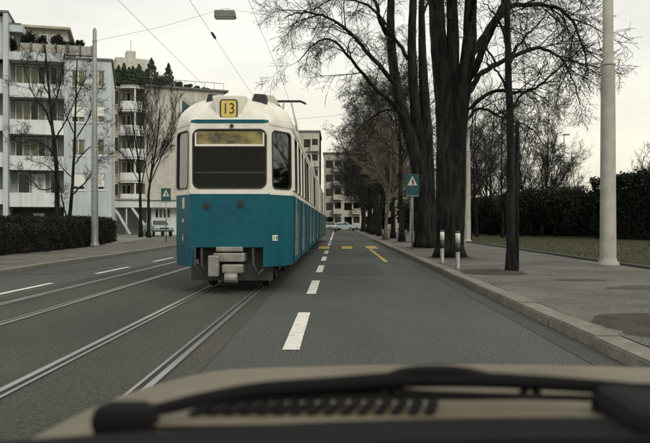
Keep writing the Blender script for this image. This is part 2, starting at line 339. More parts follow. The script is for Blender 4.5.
# ------------------------------------------------------------------ the tram
TX, TY = -1.93, 13.75
ZL = [0.47, 0.82, 1.3, 1.78, 1.87, 2.94, 3.05]; NA = 9
def ring(y, hw, top, fx, zl=ZL):
    """half cross-section, bottom of skirt to crown, on the side fx = -1 or 1"""
    out = []
    for i, z in enumerate(zl):
        k = 1 - .012 * max(0, z - 1.87) ** 1.2 - .03 * max(0, .82 - z)
        out.append((fx * hw * k, y, z))
    e = out[-1][0]
    for j in range(1, NA + 1):
        a = j / NA * math.pi / 2
        out.append((e * math.cos(a) ** .85, y, zl[-1] + (top - zl[-1]) * math.sin(a) ** .9))
    return out
def make_tram(name, loc, label):
    t = thing(name, loc, label, 'tram', 'blue and white trams coupled in one train'); ox, oy, oz = loc; L = 20.9
    st = [(0, .715, 3.08), (.07, .757, 3.27), (.2, .835, 3.42), (.4, .955, 3.54), (.6, 1.075, 3.61), (.68, 1.1, 3.63)]
    pane_iv = set(); door_iv = []; ys = [.82]; y = .82; k = 0
    artic = (6.9, 14.0); gaps = []
    for a0, a1 in ((.82, 6.65), (7.15, 13.75), (14.25, L - .82)):
        nwin = 4; pitch = (a1 - a0) / nwin
        for q in range(nwin):
            y0 = a0 + q * pitch + (0 if q == 0 else .1); y1 = a0 + (q + 1) * pitch - .1
            st.append((y0, 1.1, 3.66)); st.append((y1, 1.1, 3.66)); pane_iv.add((round(y0, 3), round(y1, 3)))
        st.append((a1 + .12, 1.1, 3.66))
        if a1 < 14: st.append((a1 + .38, 1.1, 3.66))
    st += [(L - y, hw, tp) for y, hw, tp in reversed(st[:6])]
    st = sorted(set(st)); wy = lambda y: y
    def is_pane(a, b): return (round(a, 3), round(b, 3)) in pane_iv or (a >= .069 and b <= .61) or (a >= L - .61 and b <= L - .069)
    def is_gap(a, b): return abs(a - 6.77) < .02 and abs(b - 7.03) < .03 or abs(a - 13.87) < .02 and abs(b - 14.13) < .03
    low, up, roof = MB(), MB(), MB(); win = []
    for fx in (-1, 1):
        R = [[(ox + p[0], oy + p[1], oz + p[2]) for p in ring(y, hw, tp, fx)] for y, hw, tp in st]
        for i in range(len(st) - 1):
            a, b = st[i][0], st[i + 1][0]
            if is_gap(a, b): continue
            for j in range(len(R[0]) - 1):
                q = [R[i][j], R[i + 1][j], R[i + 1][j + 1], R[i][j + 1]]
                if fx < 0: q.reverse()
                if j < 3: low.poly(q)
                elif j == 4 and is_pane(a, b): pass
                elif j < 6: up.poly(q)
                else: roof.poly(q)
    # flat ends with their window opening
    for end, sgn in ((0, -1), (L, 1)):
        hw = .715; y = oy + end
        def q(x0, x1, z0, z1, m):
            p = [(ox + x0, y, oz + z0), (ox + x1, y, oz + z0), (ox + x1, y, oz + z1), (ox + x0, y, oz + z1)]
            m.poly(p if sgn < 0 else p[::-1])
        k1 = 1 - .012 * (1.05) ** 1.2
        q(-hw, hw, .82, 1.78, low); q(-hw, hw, 1.78, 1.87, up)
        for s in (-1, 1):
            lo, hi = sorted((s * .655, s * hw * .994)); q(lo, hi, 1.87, 2.94, up)
        q(-hw * .99, hw * .99, 2.94, 3.05, up)
        for s in (-1, 1):      # front arch above the window
            Rg = ring(end, hw, 3.08, s)[6:]
            for j in range(len(Rg) - 1):
                p = [(ox, y, oz + 3.05), (ox + Rg[j][0], y, oz + Rg[j][2]), (ox + Rg[j + 1][0], y, oz + Rg[j + 1][2])]; roof.poly(p)
        # corner skirts close in behind the notch
        for s in (-1, 1):
            lo, hi = sorted((s * .60, s * hw * .992)); q(lo, hi, .47, .82, low)
    bl = low.build('lower_body', 'tram_blue', t); bu = up.build('upper_body', 'tram_white', t); br = roof.build('roof', 'tram_white', t, smooth=True)
    # rain gutter, waist trim
    for fx in (-1, 1):
        for zz, ex, mname, nm, hh in ((3.05, .012, 'tram_white', 'gutter', .05), (1.79, .01, 'tram_white', 'waist_moulding', .045), (1.02, .004, 'tram_blue', 'lower_moulding', .02)):
            m = MB()
            for i in range(len(st) - 1):
                if is_gap(st[i][0], st[i + 1][0]): continue
                pa = ring(*st[i], fx, [zz - hh / 2, zz + hh / 2])[:2]; pb = ring(*st[i + 1], fx, [zz - hh / 2, zz + hh / 2])[:2]
                o = fx * ex
                A, B, C, D = [(ox + p[0] + o, oy + p[1], oz + p[2]) for p in (pa[0], pb[0], pb[1], pa[1])]
                m.poly([A, B, C, D]); m.poly([D, C, (C[0] - o, C[1], C[2]), (D[0] - o, D[1], D[2])]); m.poly([A, B, (B[0] - o, B[1], B[2]), (A[0] - o, A[1], A[2])])
            m.build(nm, mname, bu if zz > 1.5 else bl)
    # panes: rubber frame with round corners + glass
    def pane(quad, nm='window', mname='tram_glass', inset=.012, rub=.026, rc=.1):
        a, b, c, d = [Vector(p) for p in quad]           # a-b bottom, d-c top
        u = (b - a); Wd = u.length; u.normalize(); v = (d - a); Hd = v.length; v.normalize(); nn = u.cross(v).normalized()
        def rr(off, rad, dep):
            pts = []
            for cx, cz, a0 in ((Wd - off - rad, off + rad, -90), (Wd - off - rad, Hd - off - rad, 0), (off + rad, Hd - off - rad, 90), (off + rad, off + rad, 180)):
                for k in range(5):
                    an = math.radians(a0 + 22.5 * k); pts.append(a + u * (cx + rad * math.cos(an)) + v * (cz + rad * math.sin(an)) + nn * dep)
            return pts
        sq = rr(-.01, .001, .004); o1 = rr(.0, rc, .012); i1 = rr(rub, rc - rub * .6, .012); i0 = rr(rub, rc - rub * .6, -.03); o0 = rr(.0, rc, .003)
        m = MB()
        for A, B in ((o0, o1), (o1, i1), (i1, i0)):
            for k in range(20): m.poly([A[k], A[(k + 1) % 20], B[(k + 1) % 20], B[k]])
        fr = m.build('window_frame', 'rubber', t)
        m2 = MB()
        for k in range(20): m2.poly([sq[k], sq[(k + 1) % 20], o0[(k + 1) % 20], o0[k]])
        m2.build('corner_filler', 'tram_white', fr)
        g = MB().poly(rr(rub - .004, rc - rub * .6, -.015)).build('pane', mname, fr)
        return fr
    for fx in (-1, 1):
        for (y0, y1) in sorted(pane_iv):
            r0 = ring(y0, 1.1, 3.66, fx); r1 = ring(y1, 1.1, 3.66, fx)
            A, B, C, D = r0[4], r1[4], r1[5], r0[5]
            qd = [(ox + p[0], oy + p[1], oz + p[2]) for p in ((A, B, C, D) if fx > 0 else (B, A, D, C))]
            pane(qd)
        for flip in (0, 1):
            r0 = ring(.07, .757, 3.3, fx); r1 = ring(.6, 1.075, 3.6, fx)
            P4 = [r0[4], r1[4], r1[5], r0[5]]
            if flip: P4 = [(p[0], L - p[1], p[2]) for p in P4]
            if (fx > 0) == bool(flip): P4 = [P4[1], P4[0], P4[3], P4[2]]
            pane([(ox + p[0], oy + p[1], oz + p[2]) for p in P4], mname='corner_glass')
    wins = sorted(pane_iv)
    for fx in (-1, 1):
        for yp in [.75] + [(a[1] + b_[0]) / 2 for a, b_ in zip(wins, wins[1:]) if b_[0] - a[1] < .3] + [L - .75]:
            m = MB()
            r0 = ring(yp, 1.1, 3.66, fx)[4:6]; p0, p1 = [Vector((ox + p[0], oy + p[1], oz + p[2])) for p in r0]; dx = Vector((fx * .035, 0, 0)); dy = Vector((0, .05, 0))
            m.prism([p0 - dy, p0 + dy, p0 + dy + dx, p0 - dy + dx], p1 - p0); m.build('window_post', 'tram_white', bu)
    rear = pane([(ox - .67, oy, oz + 1.87), (ox + .67, oy, oz + 1.87), (ox + .67, oy, oz + 2.95), (ox - .67, oy, oz + 2.95)], rc=.13)
    pane([(ox + .67, oy + L, oz + 1.87), (ox - .67, oy + L, oz + 1.87), (ox - .67, oy + L, oz + 2.95), (ox + .67, oy + L, oz + 2.95)], rc=.13)
    # transom: white bars and a panel with yellow sky reflection painted in
    m = MB(); m.box(ox - .625, ox + .625, oy - .014, oy + .02, oz + 2.635, oz + 2.675)
    for s in (-1, 1): m.box(ox + s * .61 - .014, ox + s * .61 + .014, oy - .014, oy + .02, oz + 2.675, oz + 2.88)
    m.build('transom_bar', 'tram_white', rear)
    MB().box(ox - .6, ox + .6, oy + .0, oy + .012, oz + 2.68, oz + 2.905).build('painted_reflection', 'reflection_yellow', t)
    # inside: floor, lining, seats, rails
    MB().box(ox - 1.0, ox + 1.0, oy + .8, oy + L - .8, oz + .86, oz + .92).box(ox - .66, ox + .66, oy + .05, oy + .8, oz + .86, oz + .92).build('floor', 'interior', t)
    MB().box(ox - 1.0, ox + 1.0, oy + .85, oy + L - .85, oz + 3.06, oz + 3.09).box(ox - .62, ox + .62, oy + .08, oy + .85, oz + 3.0, oz + 3.02).build('ceiling_lining', 'interior', t)
    m = MB(); m.box(ox - 1.05, ox + 1.05, oy + 5.9, oy + 5.96, oz + .9, oz + 3.05); m.box(ox - 1.05, ox + 1.05, oy + 14.9, oy + 14.96, oz + .9, oz + 3.05)
    m.build('bulkhead', 'interior', t)
    MB().box(ox - .7, ox + .7, oy + .12, oy + .5, oz + .92, oz + 1.75).build('rear_locker', 'seat_green', t)
    for q in range(3):
        for s in (-1, 1):
            x = ox + s * .62; y = oy + 1.0 + q * 1.1
            m = MB().box(x - .36, x + .36, y, y + .42, oz + 1.28, oz + 1.36).box(x - .36, x + .36, y, y + .06, oz + 1.36, oz + 2.0).box(x - .1, x + .1, y + .1, y + .3, oz + .92, oz + 1.28)
            m.build('seat', 'seat_green', t)
    MB().tube([(ox - .66, oy + .13, oz + 2.17), (ox + .66, oy + .13, oz + 2.17)], .014, 8).build('handrail', 'chrome', t)
    for s in (-.08, .5): MB().tube([(ox + s, oy + .9, oz + .9), (ox + s, oy + .9, oz + 3.05)], .017, 8).build('grab_pole', 'seat_green', t)
    # roof gear: line number box, side lamps, teal stripe
    MB().box(ox - .62, ox + .62, oy - .012, oy + .03, oz + 3.055, oz + 3.115).build('stripe', 'tram_blue', t)
    for s in (-1, 1):
        MB().prism([(ox + s * .62, oy - .008, oz + 3.057), (ox + s * .7, oy + .0, oz + 3.06), (ox + s * .7, oy + .02, oz + 3.113), (ox + s * .62, oy - .008, oz + 3.113)], (0, .03, 0)).build('stripe', 'tram_blue', t)
    MB().tube([(ox + .04, oy - .035, oz + 3.0), (ox + .04, oy + .02, oz + 3.0)], .035, 12).build('rear_lamp', 'rubber', t)
    hx = ox - .02
    hb = MB().prism([(hx - .21, oy + .05, oz + 3.12), (hx + .21, oy + .05, oz + 3.12), (hx + .3, oy + .05, oz + 3.5), (hx + .3, oy + .05, oz + 3.56), (hx - .3, oy + .05, oz + 3.56), (hx - .3, oy + .05, oz + 3.5)], (0, .75, .02)).build('number_box', 'tram_white', t, bevel=.02)
    def rrect(cx, cz, wd, hd, rad):
        p = []
        for sx, sz, a0 in ((1, -1, -90), (1, 1, 0), (-1, 1, 90), (-1, -1, 180)):
            for k in range(5):
                a = math.radians(a0 + 22.5 * k); p.append((cx + sx * (wd / 2 - rad) + rad * math.cos(a), oy + .05, cz + sz * (hd / 2 - rad) + rad * math.sin(a)))
        return p
    MB().prism(rrect(hx, oz + 3.315, .32, .345, .05), (0, -.02, 0)).build('number_frame', 'ink', hb)
    MB().prism([(x, y - .02, z) for x, y, z in rrect(hx, oz + 3.315, .27, .295, .03)], (0, -.006, 0)).build('number_plate', 'sign_yellow', hb)
    cu = bpy.data.curves.new('number', 'FONT'); cu.body = '13'; cu.size = .25; cu.align_x = 'CENTER'; cu.align_y = 'CENTER'; cu.extrude = .001; cu.offset = 0.0
    to = bpy.data.objects.new('tmp', cu); col.objects.link(to); me = bpy.data.meshes.new_from_object(to); bpy.data.objects.remove(to)
    me.materials.clear(); me.materials.append(MATS['ink']); no = piece('number', me, hb, Vector((hx, oy + .05 - .029, oz + 3.31)) - parent_origin(t)); no.rotation_euler = (math.radians(90), 0, 0); no.scale = (.92, 1.1, 1)
    for s, wd in ((-.4, .11), (.48, .16)):
        MB().prism([(ox + s - wd, oy + .4, oz + 3.44), (ox + s + wd, oy + .4, oz + 3.44), (ox + s + wd * .8, oy + .4, oz + 3.64), (ox + s - wd * .5, oy + .4, oz + 3.65)], (0, .35, .03)).build('roof_lamp', 'rubber', t, bevel=.02)
    MB().prism([(ox + .3, oy + .8, oz + 3.6), (ox + .85, oy + .8, oz + 3.5), (ox + .72, oy + .8, oz + 3.68), (ox + .35, oy + .8, oz + 3.72)], (0, 3.6, 0)).build('roof_trunk', 'tram_roof', t)
    for s in (-1, 1):   # roof-walk planks
        MB().box(ox + s * .55 - .09, ox + s * .55 + .09, oy + 5, oy + 19, oz + 3.72, oz + 3.75).box(ox + s * .55 - .03, ox + s * .55 + .03, oy + 5, oy + 19, oz + 3.5, oz + 3.72).build('roof_walkway', 'dark_metal', t)
    for q in range(4): MB().box(ox - .5, ox + .5, oy + 2.2 + q * 3.1, oy + 3.6 + q * 3.1, oz + 3.6, oz + 3.8).build('resistor_box', 'tram_roof', t, bevel=.03)
    # pantograph at the middle
    py = oy + 16.2; m = MB(); zt = oz + 6.02
    for s in (-1, 1):
        m.tube([(ox + s * .5, py - .7, oz + 3.8), (ox + s * .35, py - .15 + 1.0, oz + 4.95), (ox + s * .15, py, zt - .05)], .028, 6)
        m.tube([(ox + s * .5, py + .7, oz + 3.8), (ox + s * .35, py + .15 - 1.0, oz + 4.95), (ox + s * .15, py, zt - .05)], .028, 6)
    for yy in (-1.0, 1.0): m.tube([(ox - .35, py + yy * .85, oz + 4.95), (ox + .35, py + yy * .85, oz + 4.95)], .02, 6)
    pa = m.build('pantograph', 'tram_roof', t)
    m = MB()
    for dy in (-.13, .13): m.tube([(ox - .72, py + dy, zt - .1), (ox - .5, py + dy, zt), (ox + .5, py + dy, zt), (ox + .72, py + dy, zt - .1)], .026, 6)
    m.build('contact_shoe', 'dark_metal', pa)
    # rear lamps, number plates, vents
    for dx, dz in ((-.41, 1.57), (.2, 1.6)):
        ml = MB().tube([(ox + dx, oy - .03, oz + dz), (ox + dx, oy + .02, oz + dz)], .062, 16).build('tail_lamp', 'dark_metal', t)
        MB().tube([(ox + dx, oy - .036, oz + dz), (ox + dx, oy - .028, oz + dz)], .045, 16).build('lens', 'red_lens', ml)
    def on_corner(f, z, wd, hd, nm, m, side=1, off=.006, par=None):
        y = .68 * f; hw = .715 + .385 * f; d = Vector((side * .385, .68, 0)).normalized(); nrm = Vector((side * .68, -.385, 0)).normalized()
        c = Vector((ox + side * hw, oy + y, oz + z)) + nrm * off
        p = [c - d * wd / 2 - Vector((0, 0, hd / 2)), c + d * wd / 2 - Vector((0, 0, hd / 2)), c + d * wd / 2 + Vector((0, 0, hd / 2)), c - d * wd / 2 + Vector((0, 0, hd / 2))]
        return MB().prism(p, nrm * .004).build(nm, m, par or t)
    on_corner(.74, 1.56, .05, .12, 'mark', 'tram_white')
    pl_ = on_corner(.22, .985, .17, .1, 'number_plate', 'tram_white')
    on_corner(.17, .985, .02, .06, 'digit', 'ink', off=.011, par=pl_); on_corner(.28, .985, .035, .06, 'digit', 'ink', off=.011, par=pl_)
    on_corner(.55, 1.62, .3, .2, 'sticker', 'window_frame', -1); on_corner(.55, 1.3, .2, .06, 'sticker', 'window_frame', -1); on_corner(.5, .99, .08, .12, 'mark', 'tram_white', -1)
    # doors on the boarding side
    for dy in (1.0, 4.0, 9.0, 12.0, 17.2):
        X = ox + 1.1; d = MB().box(X + .002, X + .022, oy + dy, oy + dy + 1.3, oz + .5, oz + 1.77).build('door', 'tram_blue', t, bevel=.008)
        for q in range(2): MB().box(X + .022, X + .028, oy + dy + .08 + .62 * q, oy + dy + .58 + .62 * q, oz + .62, oz + 1.45).build('door_panel', 'chrome', d)
        MB().tube([(X + .05, oy + dy - .1, oz + .9), (X + .05, oy + dy - .1, oz + 1.75)], .015, 6).build('handle', 'chrome', d)
    # bellows
    for a in (6.9, 14.0):
        m = MB()
        for q in range(6):
            hw = 1.0 if q % 2 else .9; y0 = a - .18 + q * .06
            rr_ = [[(ox + fx * abs(p[0]), oy + y0, oz + p[2]) for p in ring(0, hw, 3.5, fx)] for fx in (-1, 1)]
            if q:
                for s in (0, 1):
                    for j in range(len(rr_[0]) - 1): m.poly([prev[s][j], rr_[s][j], rr_[s][j + 1], prev[s][j + 1]])
            prev = rr_
        m.build('bellows', 'rubber', t)
    # underframe, bogies, coupler
    MB().box(ox - .62, ox + .62, oy + .35, oy + L - .35, oz + .5, oz + .84).build('underframe', 'dark_metal', t)
    for a in (2.3, 6.9, 14.0, 18.6):
        bg_ = MB().box(ox - .78, ox + .78, oy + a - .95, oy + a + .95, oz + .33, oz + .5).build('bogie', 'dark_metal', t)
        for dy in (-.8, .8):
            for s in (-1, 1):
                x = ox + s * .53
                MB().tube([(x - .06, oy + a + dy, oz + .35), (x + .06, oy + a + dy, oz + .35)], .33, 20).build('wheel', 'dark_metal', bg_)
    cp = MB().box(ox - .28, ox + .28, oy - .12, oy + .4, oz + .56, oz + .72).build('coupler', 'coupler_metal', t, bevel=.02)
    MB().box(ox - .24, ox + .24, oy - .06, oy + .4, oz + .74, oz + .83).build('coupler_cover', 'coupler_metal', cp, bevel=.02)
    MB().box(ox - .36, ox - .17, oy - .2, oy + .05, oz + .3, oz + .68).build('coupler_hook', 'coupler_metal', cp, bevel=.025)
    MB().box(ox - .12, ox + .26, oy - .17, oy + .1, oz + .36, oz + .52).build('draft_gear', 'coupler_metal', cp, bevel=.03)
    MB().tube([(ox - .06, oy - .18, oz + .28), (ox + .16, oy - .18, oz + .28)], .09, 12).build('coupler_roller', 'coupler_metal', cp)
    for s, dx in ((-1, -.5), (-1, -.62), (1, .42)):
        MB().tube([(ox + dx, oy - .02, oz + .8), (ox + dx + .02, oy - .1, oz + .5), (ox + dx + .1, oy - .08, oz + .34), (ox + dx + .18, oy, oz + .42)], .022, 6).build('hose', 'dark_metal', cp)
    m = MB().box(ox - .75, ox + .75, oy + .32, oy + .38, oz + .2, oz + .5); m.build('life_guard', 'dark_metal', t)
    return t
make_tram('tram', (TX, TY, 0.014), 'blue and white tram with yellow 13 sign, rear end facing us')
make_tram('tram', (TX, TY + 21.6, 0.014), 'far blue and white tram coupled ahead of the tram showing 13')

# ------------------------------------------------------------------ trees
UP = Vector((0, 0, 1))
def rand_dir(r): return Vector((r.gauss(0, 1), r.gauss(0, 1), r.gauss(0, 1))).normalized()
def grow(r, p, d, length, rad, lev, S, out):
    n = S['seg'][min(lev, len(S['seg']) - 1)]; pts = [p.copy()]; rr = [rad]; d = d.normalized(); q = p.copy()
    trop = S['trop'][min(lev, len(S['trop']) - 1)]; wob = S.get('wob', .16)
    for i in range(n):
        d = (d + rand_dir(r) * wob + UP * trop).normalized(); q = q + d * (length / n); pts.append(q.copy())
        rr.append(max(rad * (1 - .72 * (i + 1) / n), S.get('rmin', .004)))
    out.append((lev, pts, rr))
    if lev + 1 < S['levels']: sprout(r, pts, rr, length, lev, S, out)
def sprout(r, pts, rr, length, lev, S, out, t0=None, cnt=None):
    n = len(pts) - 1; k = cnt if cnt is not None else S['kids'][min(lev, len(S['kids']) - 1)]
    t0 = S.get('t0', .25) if t0 is None else t0; k = max(1, int(k * r.uniform(.8, 1.2)))
    for i in range(k):
        t = t0 + (1 - t0) * (i + r.random()) / k; f = min(t * n, n - 1e-4); a = int(f); p = pts[a].lerp(pts[a + 1], f - a)
        d = (pts[a + 1] - pts[a]).normalized(); ax = d.cross(rand_dir(r))
        if ax.length < 1e-5: continue
        an = math.radians(S['ang'] * r.uniform(.6, 1.35)); dd = d * math.cos(an) + ax.normalized() * math.sin(an)
        ln = length * S['lr'] * (1.15 - .6 * t) * r.uniform(.6, 1.25); ra = min(rr[a] * .6, S['rk'] * ln)
        if ln < S.get('lmin', .15): continue
        grow(r, p, dd, ln, ra, lev + 1, S, out)
def smooth_path(pts, n=5, r=None, wob=0.0):
    P = [Vector(p) for p in pts]; P = [P[0] * 2 - P[1]] + P + [P[-1] * 2 - P[-2]]; out = []
    for i in range(1, len(P) - 2):
        for k in range(n):
            t = k / n; a, b, c, d = P[i - 1], P[i], P[i + 1], P[i + 2]
            q = .5 * ((2 * b) + (c - a) * t + (2 * a - 5 * b + 4 * c - d) * t * t + (3 * b - a - 3 * c + d) * t ** 3)
            out.append(q + (rand_dir(r) * wob if r and (i > 1 or k) else Vector()))
    out.append(P[-2]); return out
SIDES = (9, 6, 4, 3, 3, 3)
def tree_obj(loc, label, trunks, limbs, S, seed, bark='bark', twig='twig', group=None, name='bare_tree', limb_kids=9, limb_len=None, crown=None):
    """trunks/limbs: lists of (points, r0, r1); smaller branches are grown on them. crown: extra limbs grown on the trunks."""
    r = random.Random(seed); t = thing(name, loc, label, 'tree', group); tm = MB(); twigs = MB(); limbs_out = []
    allt = []
    for pts, r0, r1 in trunks:
        P = smooth_path(pts, 5, r, .015); R = [r0 + (r1 - r0) * (i / (len(P) - 1)) ** .8 for i in range(len(P))]
        if abs(P[0].z - loc[2]) < .3:      # root flare
            for i in range(min(4, len(P))): R[i] *= 1 + .34 * max(0, 1 - (P[i].z - P[0].z) / .55) ** 2
        tm.tube(P, R, 12); allt.append((P, R))
    tm.build('trunk', bark, t, smooth=True)
    for pts, r0, r1 in limbs:
        P = smooth_path(pts, 5, r, .03); R = [r0 + (r1 - r0) * i / (len(P) - 1) for i in range(len(P))]
        R[0] *= .45; R[1] *= .9; out = [(1, P, R)]; ln = sum((P[i + 1] - P[i]).length for i in range(len(P) - 1))
        sprout(r, P, R, (limb_len or ln) * .62, 1, S, out, .2, limb_kids); limbs_out.append(out)
    if crown:
        for P, R in allt:
            out = []; sprout(r, P, R, crown['len'] / S['lr'], 0, S, out, crown['t0'], crown['n'])
            cur = None
            for e in out:
                if e[0] == 1: cur = []; limbs_out.append(cur)
                cur.append(e)
    for out in limbs_out:
        bm = MB()
        for lev, P, R in out:
            if lev <= 2: bm.tube(P, R, SIDES[lev], cap=False)
            else: twigs.tube(P, R, 3, cap=False)
        bm.build('branch', bark if bark != 'bark_light' or twig != 'twig_tan' else bark, t, smooth=True)
    if twigs.v: tag(twigs.build('twigs', twig, t), kind='stuff')
    return t
def A(Y, *pp):
    """pixel path at about the depth Y; a third value shifts the depth"""
    return [at(p[0], p[1], Y + (p[2] if len(p) > 2 else 0)) for p in pp]
S_big = dict(seg=(8, 8, 6, 4, 3), trop=(0, .02, -.05, -.08, -.05), kids=(6, 11, 10, 8), ang=50, lr=.57, rk=.014, levels=5, t0=.12, wob=.2, rmin=.0065, lmin=.13)
RG = 'bare street trees along the right pavement'
# biggest trunk, right of the sign
b = (3.75, 25.2, PZ)
tree_obj(b, 'thickest bare tree with three upright stems behind the striped bollards', [
    (A(25.2, (449.5, 258), (448, 215), (447, 170), (446, 120), (441, 70), (437, 20), (434, -40), (428, -110)), .46, .2),
    (A(25.2, (450, 256, .1), (452, 200, .25), (452, 150, .2), (452, 90, .1), (453, 40), (452, -10), (455, -90)), .4, .13),
    (A(25.2, (451, 256, -.1), (455, 205, -.1), (457, 150), (462, 95), (469, 45), (471, 0), (474, -80)), .4, .17)],
    [(A(25, (470, 80), (482, 52, -.5), (503, 12, -1.2), (530, 4, -1.8), (560, 10, -2.2), (578, 32, -2.5), (588, 70, -2.6)), .13, .02),
     (A(25, (468, 95), (482, 73, .6), (510, 58, 1.2), (535, 48, 1.6), (556, 55, 1.9), (570, 72, 2.2), (580, 105, 2.3)), .11, .015),
     (A(25, (468, 110), (492, 92, -.4), (520, 92, -.8), (540, 85, -1), (565, 62, -1.2), (585, 45, -1.4)), .07, .012),
     (A(25, (470, 60), (490, 25, 1), (520, -15, 1.8), (555, -20, 2.4), (590, 10, 2.8)), .11, .015),
     (A(25, (467, 120), (480, 108, .9), (505, 118, 1.6), (530, 128, 2.2), (548, 150, 2.6)), .06, .01),
     (A(25, (470, 20), (480, -30, -1.5), (500, -60, -3), (540, -50, -4)), .12, .015),
     (A(25, (450, 20), (450, -40, 2), (446, -70, 4)), .12, .015),
     (A(25, (437, 10), (415, -40, -.5), (385, -60, -1)), .12, .015)],
    S_big, 11, group=RG, limb_kids=16)
b = (3.85, 35, PZ)
tree_obj(b, 'forked bare tree behind the green triangle sign, long limbs arching over the street', [
    (A(35, (424, 247), (422, 215), (419, 180), (414, 150), (404, 118), (396, 85), (391, 43), (391, 10), (393, -40)), .42, .15),
    (A(35, (425, 247, .1), (424, 200, .15), (420, 150, .2), (415, 105), (412, 55), (413, 0), (414, -60)), .38, .14),
    (A(35, (427, 246, .2), (428, 200, .3), (427, 140, .3), (424, 90, .2), (422, 50, .1), (422, 0), (426, -60)), .42, .09)],
    [(A(35, (405, 122), (394, 105, -.6), (379, 92, -1), (363, 74, -1.5), (345, 52, -2), (329, 39, -2.5), (314, 45, -2.9), (298, 62, -3.1)), .12, .018),
     (A(35, (397, 90), (392, 80, -.3), (369, 54, -1.2), (352, 34, -2), (338, 23, -2.5), (318, 14, -3), (298, 13, -3.4), (284, 18, -3.7)), .13, .018),
     (A(35, (391, 40), (381, 22, .3), (375, 2, .6), (360, -20, 1), (340, -30, 1.5)), .13, .02),
     (A(35, (392, 30), (372, 8, -.5), (350, 0, -1), (325, 2, -1.4), (305, 20, -1.6)), .07, .012),
     (A(35, (410, 62), (400, 45, -.2), (393, 35, -.3), (388, 20, -1)), .1, .05),
     (A(35, (398, 110), (380, 112, 1), (360, 128, 1.8), (345, 150, 2.4)), .06, .01),
     (A(35, (402, 118), (385, 98, 1.2), (368, 92, 2.2), (350, 100, 3)), .07, .01),
     (A(35, (414, 0), (418, -40, 2), (430, -60, 4)), .12, .015), (A(35, (421, 20), (432, -10, 2), (440, -40, 3)), .08, .015)],
    S_big, 12, group=RG, limb_kids=16)
# slender tree in the near pit with its stake
S_th = dict(S_big, kids=(6, 7, 6, 4), lr=.55, trop=(0, .03, -.02, -.01), lmin=.1)
b = gp(511.5, 271.5, PZ)
tree_obj(b, 'slender young tree with straight trunk in the soil pit by the kerb', [
    (A(b.y, (511.5, 272), (511, 230), (510.5, 180), (510, 120), (508, 60), (507, 0), (509, -70)), .125, .06)],
    [(A(b.y, (510, 110), (522, 95, -.2), (536, 82, -.5), (548, 60, -.7)), .03, .006), (A(b.y, (509.5, 95), (500, 75, .2), (488, 62, .4), (480, 40, .6)), .035, .006),
     (A(b.y, (508, 60), (524, 38, .3), (540, 22, .7), (553, 2, .9)), .04, .006), (A(b.y, (508, 40), (495, 15, -.3), (482, 0, -.5)), .04, .006),
     (A(b.y, (509, 85), (512, 60, .8), (520, 40, 1.4)), .03, .006), (A(b.y, (510, 118), (496, 108, -.4), (484, 96, -.7)), .025, .005)],
    dict(S_th, levels=4, rk=.012), 13, bark='bark', group=RG, limb_kids=8)
b2 = gp(517, 270, PZ)
tag(MB().lathe(b2, [(.05, 0), (.05, 3.6), (.03, 3.66)], 10).build('tree_stake', 'bark', origin=b2), 'dark wooden stake standing beside the slender tree trunk', 'stake')
# row behind
S_row = dict(seg=(8, 7, 5, 4, 3), trop=(0, .05, .04, .05, .05), kids=(8, 10, 9, 7), ang=44, lr=.58, rk=.014, levels=5, t0=.1, wob=.19, rmin=.0095, lmin=.22)
S_far = dict(S_row, kids=(8, 9, 8, 5), rmin=.012)
def row_tree(y, x, hgt, rad, label, seed, fork=.2, n=13, bark='bark', twig='twig', S=S_row, cl=.5, lean=0, group=RG, z=PZ, t0=None, name='bare_tree'):
    r = random.Random(seed); b = Vector((x, y, z)); top = b + Vector((lean + r.uniform(-.5, .5), r.uniform(-.5, .5), hgt))
    mid = b.lerp(top, .5) + Vector((r.uniform(-.25, .25), r.uniform(-.2, .2), 0))
    return tree_obj(b, label, [([b, b.lerp(mid, .5), mid, top], rad, .03)], [], S, seed, bark=bark, twig=twig, group=group, crown=dict(len=hgt * cl, t0=fork, n=n), name=name)
row_tree(46, 3.9, 11.5, .2, 'bare tree with thin trunk just left of the green triangle sign', 21, n=9, fork=.5, cl=.42)
row_tree(56, 4.1, 11, .2, 'second thin bare trunk left of the green triangle sign', 22, n=10, fork=.5, cl=.42)
S_fan = dict(S_row, ang=30, trop=(0, .1, .06, .05), wob=.07, kids=(10, 9, 7, 5), lr=.6)
row_tree(52, 3.25, 9.3, .15, 'pale pollarded tree with a fan of straight tan twigs', 23, fork=.3, n=24, bark='bark_light', twig='twig_tan', S=dict(S_fan, ang=40, kids=(10, 8, 7, 5)), cl=.5)
row_tree(76, 3.9, 13, .5, 'thick dark trunk behind the pale pollarded tree', 24, n=18, S=S_far)
row_tree(67, 3.7, 11.5, .22, 'bushy bare tree right behind the pale pollarded tree', 27, n=18, fork=.14, S=S_far)
row_tree(84, 3.6, 12, .24, 'bushy bare tree further down the kerb behind the thick dark trunk', 28, n=18, fork=.13, S=S_far)
row_tree(102, 3.5, 12, .24, 'bushy bare tree near the far end of the right kerb', 29, n=18, fork=.12, S=S_far)
row_tree(92, 3.9, 13, .4, 'bare street tree behind the thick dark trunk further down the road', 25, n=18, S=S_far)
row_tree(112, 3.9, 14, .42, 'farthest bare street tree where the right kerb ends', 26, n=18, S=S_far)
